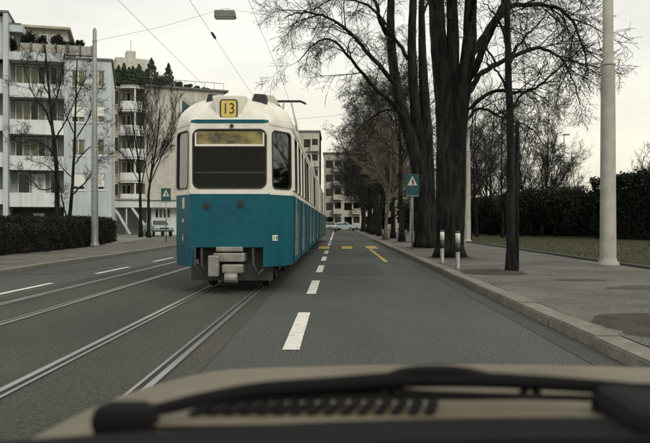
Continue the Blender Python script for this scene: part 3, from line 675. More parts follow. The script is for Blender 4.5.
# park trees behind the lawn
PG = 'bare park trees beyond the lawn'
S_pk = dict(S_row, kids=(8, 8, 7, 5), ang=38, levels=5, rmin=.01)
for i, (px, Y, hg, ra, lb, ln) in enumerate(((477, 62, 10.5, .16, 'bare park tree just right of the thick trunk and pale pole', 0), (491, 70, 12, .2, 'bare park tree seen between pale pole and slender tree', .4),
        (503, 58, 9, .14, 'bare park tree right behind the slender young tree', -.3), (531, 66, 9.2, .15, 'bare park tree right of slender tree, leaning left', -.8), (541, 63, 9.6, .17, 'bare forked park tree above the shrubs, left of thin mast', .7),
        (553, 72, 7.5, .12, 'small bare park tree beside the thin mast', .2), (484, 84, 12, .2, 'tall bare park tree far back between thick trunk and slender tree', .3), (519, 80, 10, .16, 'bare park tree far back right of the stake', .2), (575, 86, 7.5, .13, 'bare park tree far back left of the concrete pole', -.4), (1240, 20, 10, .18, 'bare park tree outside the view, nearest on the right', .3), (1010, 26, 11, .2, 'bare park tree outside the view, beyond the concrete pole', .3), (470, 52, 9, .12, 'thin bare park tree touching the thick trunk in view', .5), (628, 70, 7.2, .14, 'bare spreading park tree behind the dark hedge right of the concrete pole', .8))):
    row_tree(Y, (px - VX) * Y / F, hg, ra, lb, 40 + i, fork=.2, n=13, S=S_pk if px < 700 else dict(S_pk, levels=4), lean=ln, group=PG, z=PZ + .03)
# opposite side trees
LG = 'bare trees in front of the apartment blocks'
S_l = dict(S_big, trop=(0, .04, .02, .02), kids=(6, 9, 8, 5), rk=.012, rmin=.0085, lmin=.16)
b = gp(57, 244, 0)
tree_obj((at(57, 243, 42).x, 42, 0), 'bare tree behind hedge, left one of the pair, thick dark trunk', [
    (A(42, (59, 243), (57, 215), (57, 180), (55, 150), (52, 125), (50, 100), (47, 70), (45, 45)), .17, .035)],
    [(A(42, (55, 155), (45, 145, .5), (33, 140, 1), (20, 143, 1.6), (8, 135, 2)), .05, .01), (A(42, (53, 130), (45, 110, -.4), (35, 98, -.8), (26, 75, -1.2), (20, 55, -1.5)), .06, .01),
     (A(42, (51, 112), (58, 92, .5), (62, 70, 1), (66, 45, 1.3)), .06, .01), (A(42, (57, 185), (42, 190, -.6), (28, 178, -1), (15, 165, -1.3)), .04, .008),
     (A(42, (55, 140), (66, 120, -.7), (75, 100, -1.2), (82, 85, -1.5)), .05, .01), (A(42, (57, 175), (46, 165, .8), (30, 160, 1.5)), .035, .008), (A(42, (49, 95), (40, 75, .7), (36, 50, 1.2)), .045, .008)],
    S_l, 51, group=LG, limb_kids=12)
tree_obj((at(69, 243, 43).x, 43, 0), 'bare tree behind hedge, right one of the pair, beside grey pole', [
    (A(43, (69, 242), (70, 215), (72, 190), (74, 160), (75, 130), (76, 95), (77, 60)), .13, .03)],
    [(A(43, (72, 195), (85, 182, -.5), (97, 165, -.8), (110, 145, -1)), .05, .008), (A(43, (74, 165), (86, 150, .6), (100, 142, 1), (112, 125, 1.5)), .045, .008),
     (A(43, (75, 135), (66, 115, .5), (60, 90, .8), (57, 70, 1)), .045, .008), (A(43, (75, 140), (88, 120, -.5), (96, 100, -.9), (100, 80, -1.2)), .045, .008),
     (A(43, (73, 178), (60, 165, -.5), (50, 150, -1)), .04, .008), (A(43, (76, 100), (84, 80, .5), (88, 60, .8)), .03, .008), (A(43, (69, 225), (62, 200, .2), (60, 185, .3)), .06, .03)],
    S_l, 52, group=LG, limb_kids=12)
S_v = dict(S_l, ang=24, trop=(0, .06, .06, .05), wob=.07, rmin=.008, lr=.56)
tree_obj((at(141, 236, 62).x, 62, 0), 'bare upswept tree left of the forecourt sign, darker trunk', [
    (A(62, (141, 237), (140.5, 215), (140, 190), (139, 165), (135, 140), (131, 110)), .16, .03)],
    [(A(62, (140, 195), (146, 160, .5), (150, 125, .8), (153, 95, 1)), .06, .01), (A(62, (139, 175), (131, 150, .5), (124, 125, .8), (121, 105, 1)), .05, .01),
     (A(62, (139, 165), (141, 135, -.5), (143, 105, -.8), (143, 90, -1)), .05, .01), (A(62, (140, 185), (130, 165, -.8), (120, 150, -1.2)), .04, .01)],
    S_v, 53, group=LG, limb_kids=16)
tree_obj((at(149, 236, 60).x, 60, 0), 'bare upswept tree nearest the forecourt sign, fan of rising limbs', [
    (A(60, (149, 238), (148.5, 215), (149, 190), (153, 165), (157, 140), (160, 110)), .15, .03)],
    [(A(60, (150, 185), (160, 160, .5), (170, 140, .8), (178, 122, 1)), .06, .01), (A(60, (152, 172), (163, 145, -.5), (172, 118, -.8), (177, 100, -1)), .05, .01),
     (A(60, (149, 195), (152, 160, .8), (155, 125, 1.2), (158, 95, 1.5)), .06, .01), (A(60, (150, 190), (145, 160, -.5), (143, 130, -.8), (145, 105, -1)), .04, .01), (A(60, (154, 165), (168, 150, .9), (182, 140, 1.3)), .04, .01)],
    S_v, 54, group=LG, limb_kids=16)

# ------------------------------------------------------------------ hedges, shrubs
def hedge(name, label, path, depth, hts, m, core, n, size, seed, cat='hedge', z=0.0, group=None, ragged=.25):
    """path: front line on the ground; the mass goes back by depth"""
    r = np.random.RandomState(seed); P = np.array(path, float); t = thing(name, (P[0][0], P[0][1], z), label, cat, group)
    seg = np.linalg.norm(np.diff(P, axis=0), axis=1); cum = np.concatenate([[0], np.cumsum(seg)]); L = cum[-1]
    s = r.rand(n) * L; x = np.interp(s, cum, P[:, 0]); y = np.interp(s, cum, P[:, 1])
    k = np.clip(np.searchsorted(cum, s) - 1, 0, len(seg) - 1); d = np.diff(P, axis=0)[k] / seg[k][:, None]; nr = np.stack([-d[:, 1], d[:, 0]], 1)
    hh = np.interp(s, cum, hts) * (1 + ragged * .5 * np.sin(s * 1.7 + seed) * np.sin(s * .63) + r.normal(0, .03, n) + ragged * .18 * np.sin(s * 5.1))
    u = r.rand(n); face = r.rand(n)
    w_ = np.where(face < .62, np.abs(r.normal(0, .1, n)) - .07 + .1 * np.sin(s * 3.3 + u * 9), r.rand(n)) * depth; zz = np.where(face < .62, u ** .85 * hh, hh * (1 - np.abs(r.normal(0, .05, n))))
    pts = np.stack([x + nr[:, 0] * w_, y + nr[:, 1] * w_, z + zz], 1)
    tag(leaf_cloud('foliage', m, pts, size, t, seed, aspect=.55), kind='stuff')
    mb = MB(); st = np.linspace(0, L, int(L / .8) + 2); R = []
    for q in st:
        a = np.array([np.interp(q, cum, P[:, 0]), np.interp(q, cum, P[:, 1])]); k = min(max(np.searchsorted(cum, q) - 1, 0), len(seg) - 1)
        d = (P[k + 1] - P[k]) / seg[k]; nn = np.array([-d[1], d[0]]); h = np.interp(q, cum, hts) * (.86 + ragged * .5 * math.sin(q * 1.7 + seed) * math.sin(q * .63)) * r.uniform(.95, 1.02)
        f = a + nn * depth * r.uniform(.08, .16); bk = a + nn * depth * .92; R.append([(f[0], f[1], z), (f[0] + nn[0] * .1, f[1] + nn[1] * .1, z + h * .7), (f[0] + nn[0] * .3 * depth, f[1] + nn[1] * .3 * depth, z + h), (bk[0], bk[1], z + h * .97), (bk[0], bk[1], z)])
    for i in range(len(R) - 1):
        for j in range(4): mb.poly([R[i][j], R[i + 1][j], R[i + 1][j + 1], R[i][j + 1]])
    mb.poly(R[0]); mb.poly(R[-1][::-1]); mb.build('inner_growth', core, t)
    return t
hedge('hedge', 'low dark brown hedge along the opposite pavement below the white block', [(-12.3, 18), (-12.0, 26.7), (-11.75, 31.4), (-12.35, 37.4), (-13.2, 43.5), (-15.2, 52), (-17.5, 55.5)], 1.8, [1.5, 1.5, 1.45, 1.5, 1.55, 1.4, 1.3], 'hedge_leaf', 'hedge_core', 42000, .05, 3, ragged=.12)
def clump(name, label, c, rx, ry, rz, m, n, size, seed, cat='shrub', group=None, stems=5):
    """uneven shrub: several overlapping leaf masses on a few stems"""
    r = np.random.RandomState(seed); t = thing(name, (c[0], c[1], c[2]), label, cat, group); pts = []
    for k in range(9):
        o = r.uniform(-.55, .55, 3) * (rx, ry, rz * .9); o[2] += rz * .95; s = r.uniform(.35, .6); q = r.normal(size=(n // 9, 3)); q /= np.linalg.norm(q, axis=1)[:, None]
        q *= (r.rand(n // 9) ** .45)[:, None] * r.uniform(.8, 1.1); pts.append(q * (rx * s, ry * s, rz * s) + o)
    p = np.concatenate(pts); p[:, 2] = np.maximum(p[:, 2], .03); tag(leaf_cloud('foliage', m, p + np.array(c), size, t, seed, aspect=.5), kind='stuff')
    rr_ = random.Random(seed); mb = MB()
    for k in range(stems): mb.tube([Vector(c), Vector(c) + Vector((rr_.uniform(-.3, .3) * rx, rr_.uniform(-.3, .3) * ry, rz * .8)), Vector(c) + Vector((rr_.uniform(-.8, .8) * rx, rr_.uniform(-.8, .8) * ry, rz * 1.7))], [.05, .04, .012], 5)
    mb.build('stem', 'bark', t); return t
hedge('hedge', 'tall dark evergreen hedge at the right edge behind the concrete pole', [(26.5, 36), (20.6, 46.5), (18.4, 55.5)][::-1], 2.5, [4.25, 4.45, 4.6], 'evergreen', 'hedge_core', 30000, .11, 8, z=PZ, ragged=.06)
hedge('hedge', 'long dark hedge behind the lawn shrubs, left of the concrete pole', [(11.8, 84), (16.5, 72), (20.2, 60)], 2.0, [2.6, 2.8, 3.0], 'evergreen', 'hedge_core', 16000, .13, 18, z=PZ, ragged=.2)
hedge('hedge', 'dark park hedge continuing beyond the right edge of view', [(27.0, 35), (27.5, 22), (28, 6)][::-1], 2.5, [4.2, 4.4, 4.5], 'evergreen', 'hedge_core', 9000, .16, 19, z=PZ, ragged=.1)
for i, (px, py, Y, rx, rz, mm, lb) in enumerate(((578, 238, 56, 1.5, 1.85, 'evergreen', 'dark shrub left of the concrete pole, next to the tall hedge'), (556, 237, 59, 1.7, 1.9, 'shrub_brown', 'brownish shrub at the foot of the thin mast'),
        (535, 236, 62, 1.7, 2.0, 'evergreen', 'dark green shrub right of the slender tree'), (516, 236, 66, 1.6, 1.9, 'shrub_brown', 'brown shrub behind the slender young tree'),
        (494, 235, 69, 1.6, 1.7, 'evergreen', 'dark shrub left of the slender tree across the lawn'), (476, 234, 74, 1.6, 1.9, 'shrub_brown', 'brown shrub beside the pale lamp pole across the lawn'))):
    c = (at(px, py, Y).x, Y, PZ); clump('shrub', lb, c, rx * 1.15, 1.4, rz * 1.12, mm, 7000, .11, 60 + i, group='shrubs along the far side of the lawn')
for i, (px, Y, h_) in enumerate(((610, 78, 4.2), (570, 84, 4.2), (545, 88, 4.4), (515, 92, 4.6), (485, 96, 4.6), (440, 100, 4.4), (425, 84, 3.4))):
    c = ((px - VX) * Y / F, Y, PZ); clump('shrub', ['dense bush in the far row behind the dark hedge, rightmost', 'dense bush of the far row just left of the concrete pole', 'dense bush of the far row behind the thin mast', 'dense bush of the far row right of the slender tree',
        'dense bush of the far row left of the slender tree', 'dense bush glimpsed between the two thickest trunks', 'low bush glimpsed beside the sign tree across the lawn'][i], c, 3.6, 1.8, h_ * .62, 'evergreen' if i % 2 else 'shrub_brown', 5200, .17, 80 + i, group='bushes in the far row of the park')

# ------------------------------------------------------------------ street furniture
def pole(px, py, label, r0, r1, r2, zstep, top, group, base=None):
    b = base or gp(px, py, PZ); t = thing('street_pole', b, label, 'pole', group)
    MB().lathe(b, [(r0 + .09, -.02), (r0 + .09, .03), (r0 + .02, .12), (r0, .2), (r1, zstep - .05), (r1, zstep)], 20).build('shaft', 'concrete', t, smooth=True)
    MB().lathe(b, [(r1 + .012, zstep), (r1 + .012, zstep + .06), (r2, zstep + .1), (r2 * .8, top), (.02, top + .05)], 18).build('upper_shaft', 'concrete', t, smooth=True)
    MB().lathe(b, [(r1 * .83 + .012, top - .5), (r1 * .83 + .012, top - .42)], 16).build('wire_clamp', 'galvanised', t)
    return b
PG2 = 'tall pale poles along the lawn edge'
p1 = pole(608, 265, 'nearest tall pale concrete pole at the lawn edge on the right', .22, .185, .145, 5.45, 12, PG2)
p2 = pole(467.5, 242, 'pale concrete pole partly hidden by the thickest tree trunk', .2, .17, .13, 5.45, 12.2, PG2)
p3 = pole(0, 0, 'pale pole seen between the thin trunks and the sign tree', .2, .17, .13, 5.45, 12, PG2, Vector((7.5, 77, PZ)))
p4 = pole(0, 0, 'farthest pale pole, left of the thin trunks', .2, .17, .13, 5.45, 12, PG2, Vector((7.55, 98, PZ)))
bL = Vector((-11.72, 37, PZ)); tL = thing('catenary_pole', bL, 'grey green steel mast in front of the hedge on the opposite side', 'pole')
MB().lathe(bL, [(.26, -.02), (.23, .1), (.175, .25), (.17, 1), (.145, 5.4), (.135, 5.5), (.09, 10.5), (.02, 10.6)], 18).build('shaft', 'galvanised', tL, smooth=True)
for z in (5.45, 9.9): MB().lathe(bL, [(.16 - .005 * z, z), (.16 - .005 * z, z + .08)], 16).build('clamp_ring', 'galvanised', tL)
bM = Vector((at(564, 0, 68).x, 68, PZ)); tM = thing('lamp_mast', bM, 'thin grey mast rising from the shrubs in the park', 'mast')
MB().lathe(bM, [(.07, 0), (.04, 9.0)], 8).build('shaft', 'galvanised', tM); MB().box(bM.x - .1, bM.x + .5, bM.y - .1, bM.y + .1, bM.z + 8.95, bM.z + 9.07).build('lamp_head', 'lamp_grey', tM, bevel=.03)
for i, (px, py, lb) in enumerate(((442.2, 263.7, 'striped bollard with white band nearest the sign tree'), (457.8, 269.5, 'striped bollard with white band nearest the slender tree'))):
    b = gp(px, py, PZ); t = thing('bollard', b, lb, 'bollard', 'striped bollards at the kerb')
    MB().lathe(b, [(.07, 0), (.055, .03), (.055, .44)], 14).build('post', 'galvanised', t, smooth=True)
    MB().lathe(b, [(.056, .441), (.062, .445), (.062, .66), (.056, .662)], 14).build('black_band', 'bollard_black', t, smooth=True)
    MB().lathe(b, [(.056, .663), (.062, .665), (.062, .9)], 14).build('white_band', 'sign_white', t, smooth=True)
    MB().lathe(b, [(.062, .902), (.062, .925), (.045, .955), (.01, .96)], 14).build('cap', 'bollard_black', t, smooth=True)
def cross_sign(base, hgt, wd, hd, label, faces=-1):
    t = thing('crossing_sign', base, label, 'sign'); x, y, z = base; zt = z + hgt
    MB().lathe((x, y + .03, z), [(.035, 0), (.032, hgt + hd * .9)], 10).build('post', 'galvanised', t, smooth=True)
    bd = MB().box(x - wd / 2, x + wd / 2, y - .03, y - .01, zt, zt + hd).build('board', 'sign_teal', t, bevel=.008)
    MB().prism([(x - wd * .36, y - .031, zt + hd - wd * .84), (x + wd * .36, y - .031, zt + hd - wd * .84), (x, y - .031, zt + hd - wd * .14)], (0, -.004, 0)).build('triangle', 'sign_white', bd)
    m = MB(); cx, cz = x + wd * .02, zt + hd - wd * .8; u = wd / .62; yy = y - .036
    m.prism([(cx - .05 * u, yy, cz), (cx - .02 * u, yy, cz), (cx + .015 * u, yy, cz + .12 * u), (cx + .03 * u, yy, cz), (cx + .07 * u, yy, cz + .01 * u), (cx + .045 * u, yy, cz + .2 * u), (cx - .035 * u, yy, cz + .2 * u), (cx - .025 * u, yy, cz + .11 * u)], (0, -.003, 0))
    m.prism([(cx + .03 * u * math.cos(a * .785), yy, cz + .235 * u + .03 * u * math.sin(a * .785)) for a in range(8)], (0, -.003, 0)); m.build('walking_figure', 'ink', bd)
    MB().box(x - wd * .47, x + wd * .47, y - .034, y - .0305, zt + .03, zt + .045).build('border', 'sign_white', bd)
    for zz in (zt + .15, zt + hd - .2): MB().box(x - .06, x + .06, y - .01, y + .07, zz, zz + .04).build('clamp', 'galvanised', t)
    return t
cross_sign((at(412.3, 0, 33).x, 33, PZ), 2.28, .58, .98, 'green crossing sign with white triangle in front of the forked tree')
cross_sign((at(166, 0, 46).x, 46, PZ), 2.4, .58, .84, 'crossing sign on a thin post left of the tram')
bT = Vector((4.15, 100, PZ)); tT = thing('street_sign', bT, 'small pale round sign far down the right pavement', 'sign')
MB().lathe(bT, [(.04, 0), (.04, 2.6)], 8).build('post', 'galvanised', tT); MB().tube([bT + Vector((0, -.03, 2.45)), bT + Vector((0, -.06, 2.45))], .42, 18).build('disc', 'sign_white', tT)

# overhead wires and lamp
WZ = 6.05
def wire(pts, label, r=.005, name='overhead_wire', group='overhead wires above the tracks'):
    return tag(MB().tube(pts, r, 5).build(name, 'wire', origin=pts[0]), label, 'wire', group)
wire([(-1.91 + .06 * (k % 2), -10 + 12 * k, WZ) for k in range(14)], 'contact wire straight above the tram showing 13')
wire([(-4.7 + .06 * (k % 2), -10 + 12 * k, WZ) for k in range(14)], 'contact wire above the empty oncoming track, leftmost')
fw = wire([(-3.18, -10 + 12 * k, WZ + .03) for k in range(14)], 'middle wire between the two contact wires with a small insulator')
ins = at(213, 37.5, F * (WZ - H) / (VY - 37.5)); ins.x = -3.18; MB().tube([ins + Vector((0, -.25, .05)), ins + Vector((0, .25, .05))], .035, 8).build('insulator', 'dark_metal', fw, origin=fw.location)
lp = at(225, 14.5, 38)
topL = bL + Vector((0, 0, 9.95)); topR = Vector((p2.x, p2.y, 12.0))
wire([topL, topL.lerp(lp + Vector((0, 0, .3)), .5) + Vector((0, 0, -.12)), lp + Vector((0, 0, .3))], 'thin span wire from left mast to the hanging lamp', .008, 'span_wire')
wire([lp + Vector((0, 0, .3)), (lp + topR) / 2 + Vector((0, 0, .1)), topR], 'thin span wire from the hanging lamp to the right poles', .008, 'span_wire')
for yy in (37.0, 62):
    wire([(-11.72, yy, 7.0), (-4.7, yy, WZ + .25), (-1.91, yy, WZ + .25), (7.6, yy, 7.2)], ['span wire carrying the contact wires beside the left mast', 'far span wire carrying the contact wires beyond the tram'][yy > 40], .006, 'span_wire')
tl = thing('hanging_lamp', lp, 'grey box street lamp hanging on a wire over the street', 'street lamp')
MB().prism([lp + Vector(q) for q in ((-.52, -.2, -.18), (.56, -.2, -.18), (.5, -.2, .17), (-.5, -.2, .19))], (0, .4, 0)).build('housing', 'lamp_grey', tl, bevel=.03)
MB().box(lp.x - .48, lp.x + .48, lp.y - .16, lp.y + .16, lp.z - .22, lp.z - .181).build('lens', 'sign_white', tl, bevel=.01)
for s in (-.3, .3): MB().tube([lp + Vector((s, 0, .17)), lp + Vector((s * .2, 0, .3))], .012, 5).build('hanger', 'wire', tl)

# ------------------------------------------------------------------ buildings
class Frame:
    """local frame on a facade: u along it, v back into the building, z up"""
    def __init__(s, X0, Y0, ud): s.X0, s.Y0 = X0, Y0; s.ud = ud; s.vd = (-ud[1], ud[0]) if (-ud[1], ud[0])[1] > 0 else (ud[1], -ud[0])
    def T(s, u, v, z): return (s.X0 + u * s.ud[0] + v * s.vd[0], s.Y0 + u * s.ud[1] + v * s.vd[1], z)
    def u(s, px, v=0.0):
        k = (px - VX) / F; X, Y = s.X0 + v * s.vd[0], s.Y0 + v * s.vd[1]; return (k * Y - X) / (s.ud[0] - k * s.ud[1])
    def z(s, py, u, v=0.0): Y = s.Y0 + u * s.ud[1] + v * s.vd[1]; return H + (VY - py) * Y / F
def holed_wall(fr, u0, u1, z0, z1, holes, v=0.0, dep=.18):
    """front sheet with rectangular openings and reveals; holes = (ua, ub, za, zb)"""
    us = sorted({u0, u1, *[h[0] for h in holes], *[h[1] for h in holes]}); zs = sorted({z0, z1, *[h[2] for h in holes], *[h[3] for h in holes]}); m = MB()
    for i in range(len(us) - 1):
        for j in range(len(zs) - 1):
            cu, cz = (us[i] + us[i + 1]) / 2, (zs[j] + zs[j + 1]) / 2
            if any(h[0] < cu < h[1] and h[2] < cz < h[3] for h in holes): continue
            m.poly([fr.T(us[i], v, zs[j]), fr.T(us[i + 1], v, zs[j]), fr.T(us[i + 1], v, zs[j + 1]), fr.T(us[i], v, zs[j + 1])])
    for a, b, c, d in holes:
        for p in (((a, c), (b, c)), ((b, c), (b, d)), ((b, d), (a, d)), ((a, d), (a, c))):
            m.poly([fr.T(p[0][0], v, p[0][1]), fr.T(p[1][0], v, p[1][1]), fr.T(p[1][0], v + dep, p[1][1]), fr.T(p[0][0], v + dep, p[0][1])])
    return m
def window(fr, a, b, c, d, par, v=.12, panes=2, shut=0.0, backing='room', curt=None, fw=.07, nm='window'):
    """frame, panes, dark room or curtain behind, roller shutter covering the upper share"""
    m = MB()
    for x0, x1, y0, y1 in ((a, b, c, c + fw), (a, b, d - fw, d), (a, a + fw, c + fw, d - fw), (b - fw, b, c + fw, d - fw)): m.box(x0, x1, v - .03, v + .04, y0, y1, fr.T)
    for k in range(1, panes): x = a + (b - a) * k / panes; m.box(x - fw / 2, x + fw / 2, v - .028, v + .038, c + fw, d - fw, fr.T)
    f = m.build(nm, 'window_frame', par)
    for k in range(panes):
        x0 = a + (b - a) * k / panes + fw * .55; x1 = a + (b - a) * (k + 1) / panes - fw * .55
        MB().poly([fr.T(x0, v, c + fw * .9), fr.T(x1, v, c + fw * .9), fr.T(x1, v, d - fw * .9), fr.T(x0, v, d - fw * .9)]).build('pane', 'house_glass', f)
        if curt and (k in curt): MB().poly([fr.T(x0, v + .05, c), fr.T(x1, v + .05, c), fr.T(x1, v + .05, d), fr.T(x0, v + .05, d)]).build('curtain', 'curtain', f)
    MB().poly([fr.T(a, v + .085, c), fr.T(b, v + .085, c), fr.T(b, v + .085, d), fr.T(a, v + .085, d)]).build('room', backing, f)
    if shut: MB().box(a + .02, b - .02, v - .06, v - .032, d - (d - c) * shut, d, fr.T).build('shutter', 'shutter', f)
    return f
# -- near block on the left
ph = math.radians(15); B1 = Frame(-17.4, 59, (-math.cos(ph), -math.sin(ph)))
b1 = thing('apartment_block', (-17.4, 59, 0), 'white and grey apartment block with recessed balconies, nearest on the left', 'building', 'apartment blocks across the street')
uf = lambda px: B1.u(px); um = B1.u(60); zf = lambda py, px=60: B1.z(py, B1.u(px))
UR, UL = 0.0, B1.u(-60); u63, u10, u8, u4 = uf(64), uf(9.5), uf(8.7), uf(4)
rows = ((70.5, 87), (106, 122.5), (139.5, 155.5), (173.5, 190)); cols = ((104.8, 91.2), (85.2, 71.2)); holes = []
for c_ in cols:
    for r_ in rows: holes.append((uf(c_[0]), uf(c_[1]), zf(r_[1], c_[0]), zf(r_[0], c_[0])))
ztop = zf(60.5, 100)
holed_wall(B1, UR, u63, 0, ztop, holes).build('right_wall', 'facade_grey', b1)
for i, h_ in enumerate(holes):
    window(B1, *h_, b1, shut=(0, .62, 0, .8, 0, .66, 0, .78)[i], curt=((0, 1), (0, 1), (0, 1), (), (0, 1), (0,), (0, 1), ())[i])
    MB().box(h_[0] - .06, h_[1] + .06, -.06, .05, h_[2] - .09, h_[2] - .02, B1.T).build('window_sill', 'facade_white', b1)
# body behind, roof, side
D = 13.0
zf1 = [(0, zf(207)), (zf(193), zf(170.5)), (zf(156.5), zf(135)), (zf(120.6), zf(98.5)), (zf(84.7), zf(62))]   # (parapet top, opening top) after the ground floor
MB().box(.02, UL, 1.5, D, 0, ztop - .02, B1.T).build('core', 'balcony_wall', b1)
MB().poly([B1.T(0, 0, 0), B1.T(0, D, 0), B1.T(0, D, ztop), B1.T(0, 0, ztop)]).build('side_wall', 'facade_white', b1)
MB().poly([B1.T(u63, 0, 0), B1.T(u63, 1.5, 0), B1.T(u63, 1.5, ztop), B1.T(u63, 0, ztop)]).build('recess_wall', 'facade_grey', b1)
MB().box(-.12, u63 + .02, -.12, D, ztop, ztop + .16, B1.T).build('roof_edge', 'roof_edge', b1)
MB().box(u63 + .02, UL, -.05, D, zf(62), zf(54), B1.T).build('roof_slab', 'facade_grey', b1)
slabs = [(zf(207), zf(193)), (zf(170.5), zf(156.5)), (zf(135), zf(120.6)), (zf(98.5), zf(84.7))]
for (za, zb) in slabs:
    bal = MB().box(u63 + .01, u10, -.04, .1, za, zb, B1.T).build('balcony_parapet', 'facade_white', b1)
    MB().box(u63 + .01, u10, .1, 1.5, za + .03, za + .22, B1.T).build('balcony_floor', 'facade_grey', bal)
    MB().box(u4 + .02, UL, -.3, -.16, za + .18, zb + .2, B1.T).build('balcony_parapet', 'facade_white', b1)
    MB().box(u4 + .02, UL, -.16, 1.5, za + .2, za + .38, B1.T).build('balcony_floor', 'facade_grey', b1)
MB().box(u8, u4, -.45, 1.5, 0, zf(14, 6), B1.T).build('dividing_fin', 'facade_grey', b1)
MB().box(u4, UL, .3, 1.5, zf(62), zf(14, 2) - .1, B1.T).build('stair_tower', 'facade_white', b1)
MB().box(u8 - .05, UL, -.5, 3, zf(14, 6), zf(14, 6) + .15, B1.T).build('tower_cap', 'roof_edge', b1)
for k, (zb, zt) in enumerate(zf1[1:]):
    zlo = slabs[k][0] + .25; zhi = zt - .12; us = [uf(p) for p in (56, 48, 44, 36, 28, 20, 12.5)]
    window(B1, us[0], us[1], zlo, zhi, b1, v=1.4, panes=1, nm='balcony_door')
    if k == 0:
        window(B1, us[4], us[5] + .35, zlo, zhi, b1, v=1.4, panes=1); MB().box(us[2], us[4] - .1, 1.2, 1.36, zlo, zhi - .1, B1.T).build('sun_screen', 'facade_white', b1)
    else: window(B1, us[2], us[6], zlo + .75, zhi, b1, v=1.4, panes=4, curt=((1, 2), (0, 2, 3), (1, 2, 3))[k - 1])
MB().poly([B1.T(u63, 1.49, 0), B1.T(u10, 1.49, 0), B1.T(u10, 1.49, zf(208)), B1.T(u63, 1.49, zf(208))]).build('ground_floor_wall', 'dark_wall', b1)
MB().box(uf(42.5), uf(31), 1.38, 1.47, zf(221, 36), zf(213, 36), B1.T).build('light_panel', 'window_frame', b1)
# terrace: planter boxes, canopy, penthouse
zr = zf(54)
for k in range(6):
    a = u63 - 2.0 + k * (u10 - u63 + 1.4) / 6; pb = MB().box(a + .05, a + (u10 - u63 + 1.4) / 6 - .1, .1, .6, zr, zr + .72, B1.T).build('planter_box', 'concrete', b1, bevel=.02)
    MB().box(a - .06, a + .05, .05, .62, zr, zr + .8, B1.T).build('railing_post', 'roof_edge', b1)
MB().box(u8 - .02, uf(22.3), .2, 5, zf(31, 15), zf(23.5, 15), B1.T).build('terrace_canopy', 'facade_grey', b1)
MB().box(u8, uf(22.3) + .1, .15, 5.02, zf(23.5, 15), zf(22.3, 15), B1.T).build('canopy_edge', 'roof_edge', b1)
vP = 5.0; ua, ub = B1.u(67, vP), B1.u(4, vP); zp = B1.z(31, ua, vP)
MB().box(ua, ub, vP, D - .3, zr, zp, B1.T).build('penthouse', 'facade_beige', b1); MB().box(ua - .3, ub, vP - .6, D, zp, zp + .18, B1.T).build('penthouse_roof', 'facade_ochre', b1)
for a0, a1 in ((62, 52), (48, 40), (36, 24)): window(B1, B1.u(a0, vP), B1.u(a1, vP), zr + .3, zp - .4, b1, v=vP - .1, panes=2, curt=(0,))
rb = 'plants on the white block terrace'
for i, (px, py0, py1, wpx, lb) in enumerate(((12, 46, 36, 6, 'small dark bush at the left end of the white block terrace'), (34, 47, 32, 9, 'largest round bush on the white block terrace'), (27, 47, 38, 6, 'dark bush just left of the largest terrace bush'),
        (45, 48, 37, 5, 'dark bush right of the largest terrace bush'), (58, 49, 35, 7, 'spreading bush in the middle right of the terrace'), (70, 50, 42, 5, 'low bush near the right end of the terrace'), (81, 53, 40, 4.5, 'upright bush at the right end of the terrace'))):
    v = 1.0 + .5 * (i % 3); u = B1.u(px, v); Y = B1.T(u, v, 0)[1]; s = Y / F; z0 = zr + .1; p = B1.T(u, v, z0); hh = H + (VY - py1) * s - z0
    clump('terrace_bush', lb, p, wpx * s * 1.25, .8, hh / 1.75, 'evergreen', 1500, .085, 100 + i, cat='bush', group=rb, stems=3)

# -- second block with rounded balconies
ps = math.radians(24); B2 = Frame(at(122, 0, 88).x, 88, (math.cos(ps), math.sin(ps)))
b2o = thing('apartment_block', B2.T(0, 0, 0), 'beige block with stacked rounded balconies and conifers on its roof', 'building', 'apartment blocks across the street')
u2 = lambda px, v=0.0: B2.u(px, v); zf2 = lambda py, px=134: B2.z(py, B2.u(px)); zt2 = zf2(86.5, 144); ue = u2(145); uE = u2(224)
MB().box(ue, uE, 0, 14, 0, zt2, B2.T).build('blank_wall', 'facade_beige', b2o)
MB().box(ue - .1, uE + .5, -.35, 14, zt2, zt2 + .22, B2.T).build('roof_edge', 'roof_edge', b2o)
MB().box(u2(108), ue, 1.9, 14, 0, zt2, B2.T).build('rear_wing', 'facade_ochre', b2o)
op = ((89, 102), (112.3, 125.8), (136, 149), (159.5, 173), (183, 194)); prev = 86.5
def curved(fr, ua, ub, bulge, z0, z1, th=.14, n=10):
    m = MB(); o = []; i_ = []
    for k in range(n + 1):
        t = k / n; u = ua + (ub - ua) * t; v = -bulge * math.sin(math.pi * min(1, t * 1.0)) ** .6; o.append((u, v)); i_.append((u, v + th))
    for k in range(n):
        for (A_, B_) in ((o[k], o[k + 1]),): m.poly([fr.T(*A_, z0), fr.T(*B_, z0), fr.T(*B_, z1), fr.T(*A_, z1)])
        m.poly([fr.T(*i_[k], z1), fr.T(*i_[k + 1], z1), fr.T(*i_[k + 1], z0), fr.T(*i_[k], z0)])
        m.poly([fr.T(*o[k], z1), fr.T(*o[k + 1], z1), fr.T(*i_[k + 1], z1), fr.T(*i_[k], z1)]); m.poly([fr.T(*o[k], z0), fr.T(*o[k + 1], z0), fr.T(*i_[k + 1], z0), fr.T(*i_[k], z0)])
    fl = [fr.T(*p, z0 + .12) for p in o]; return m, fl
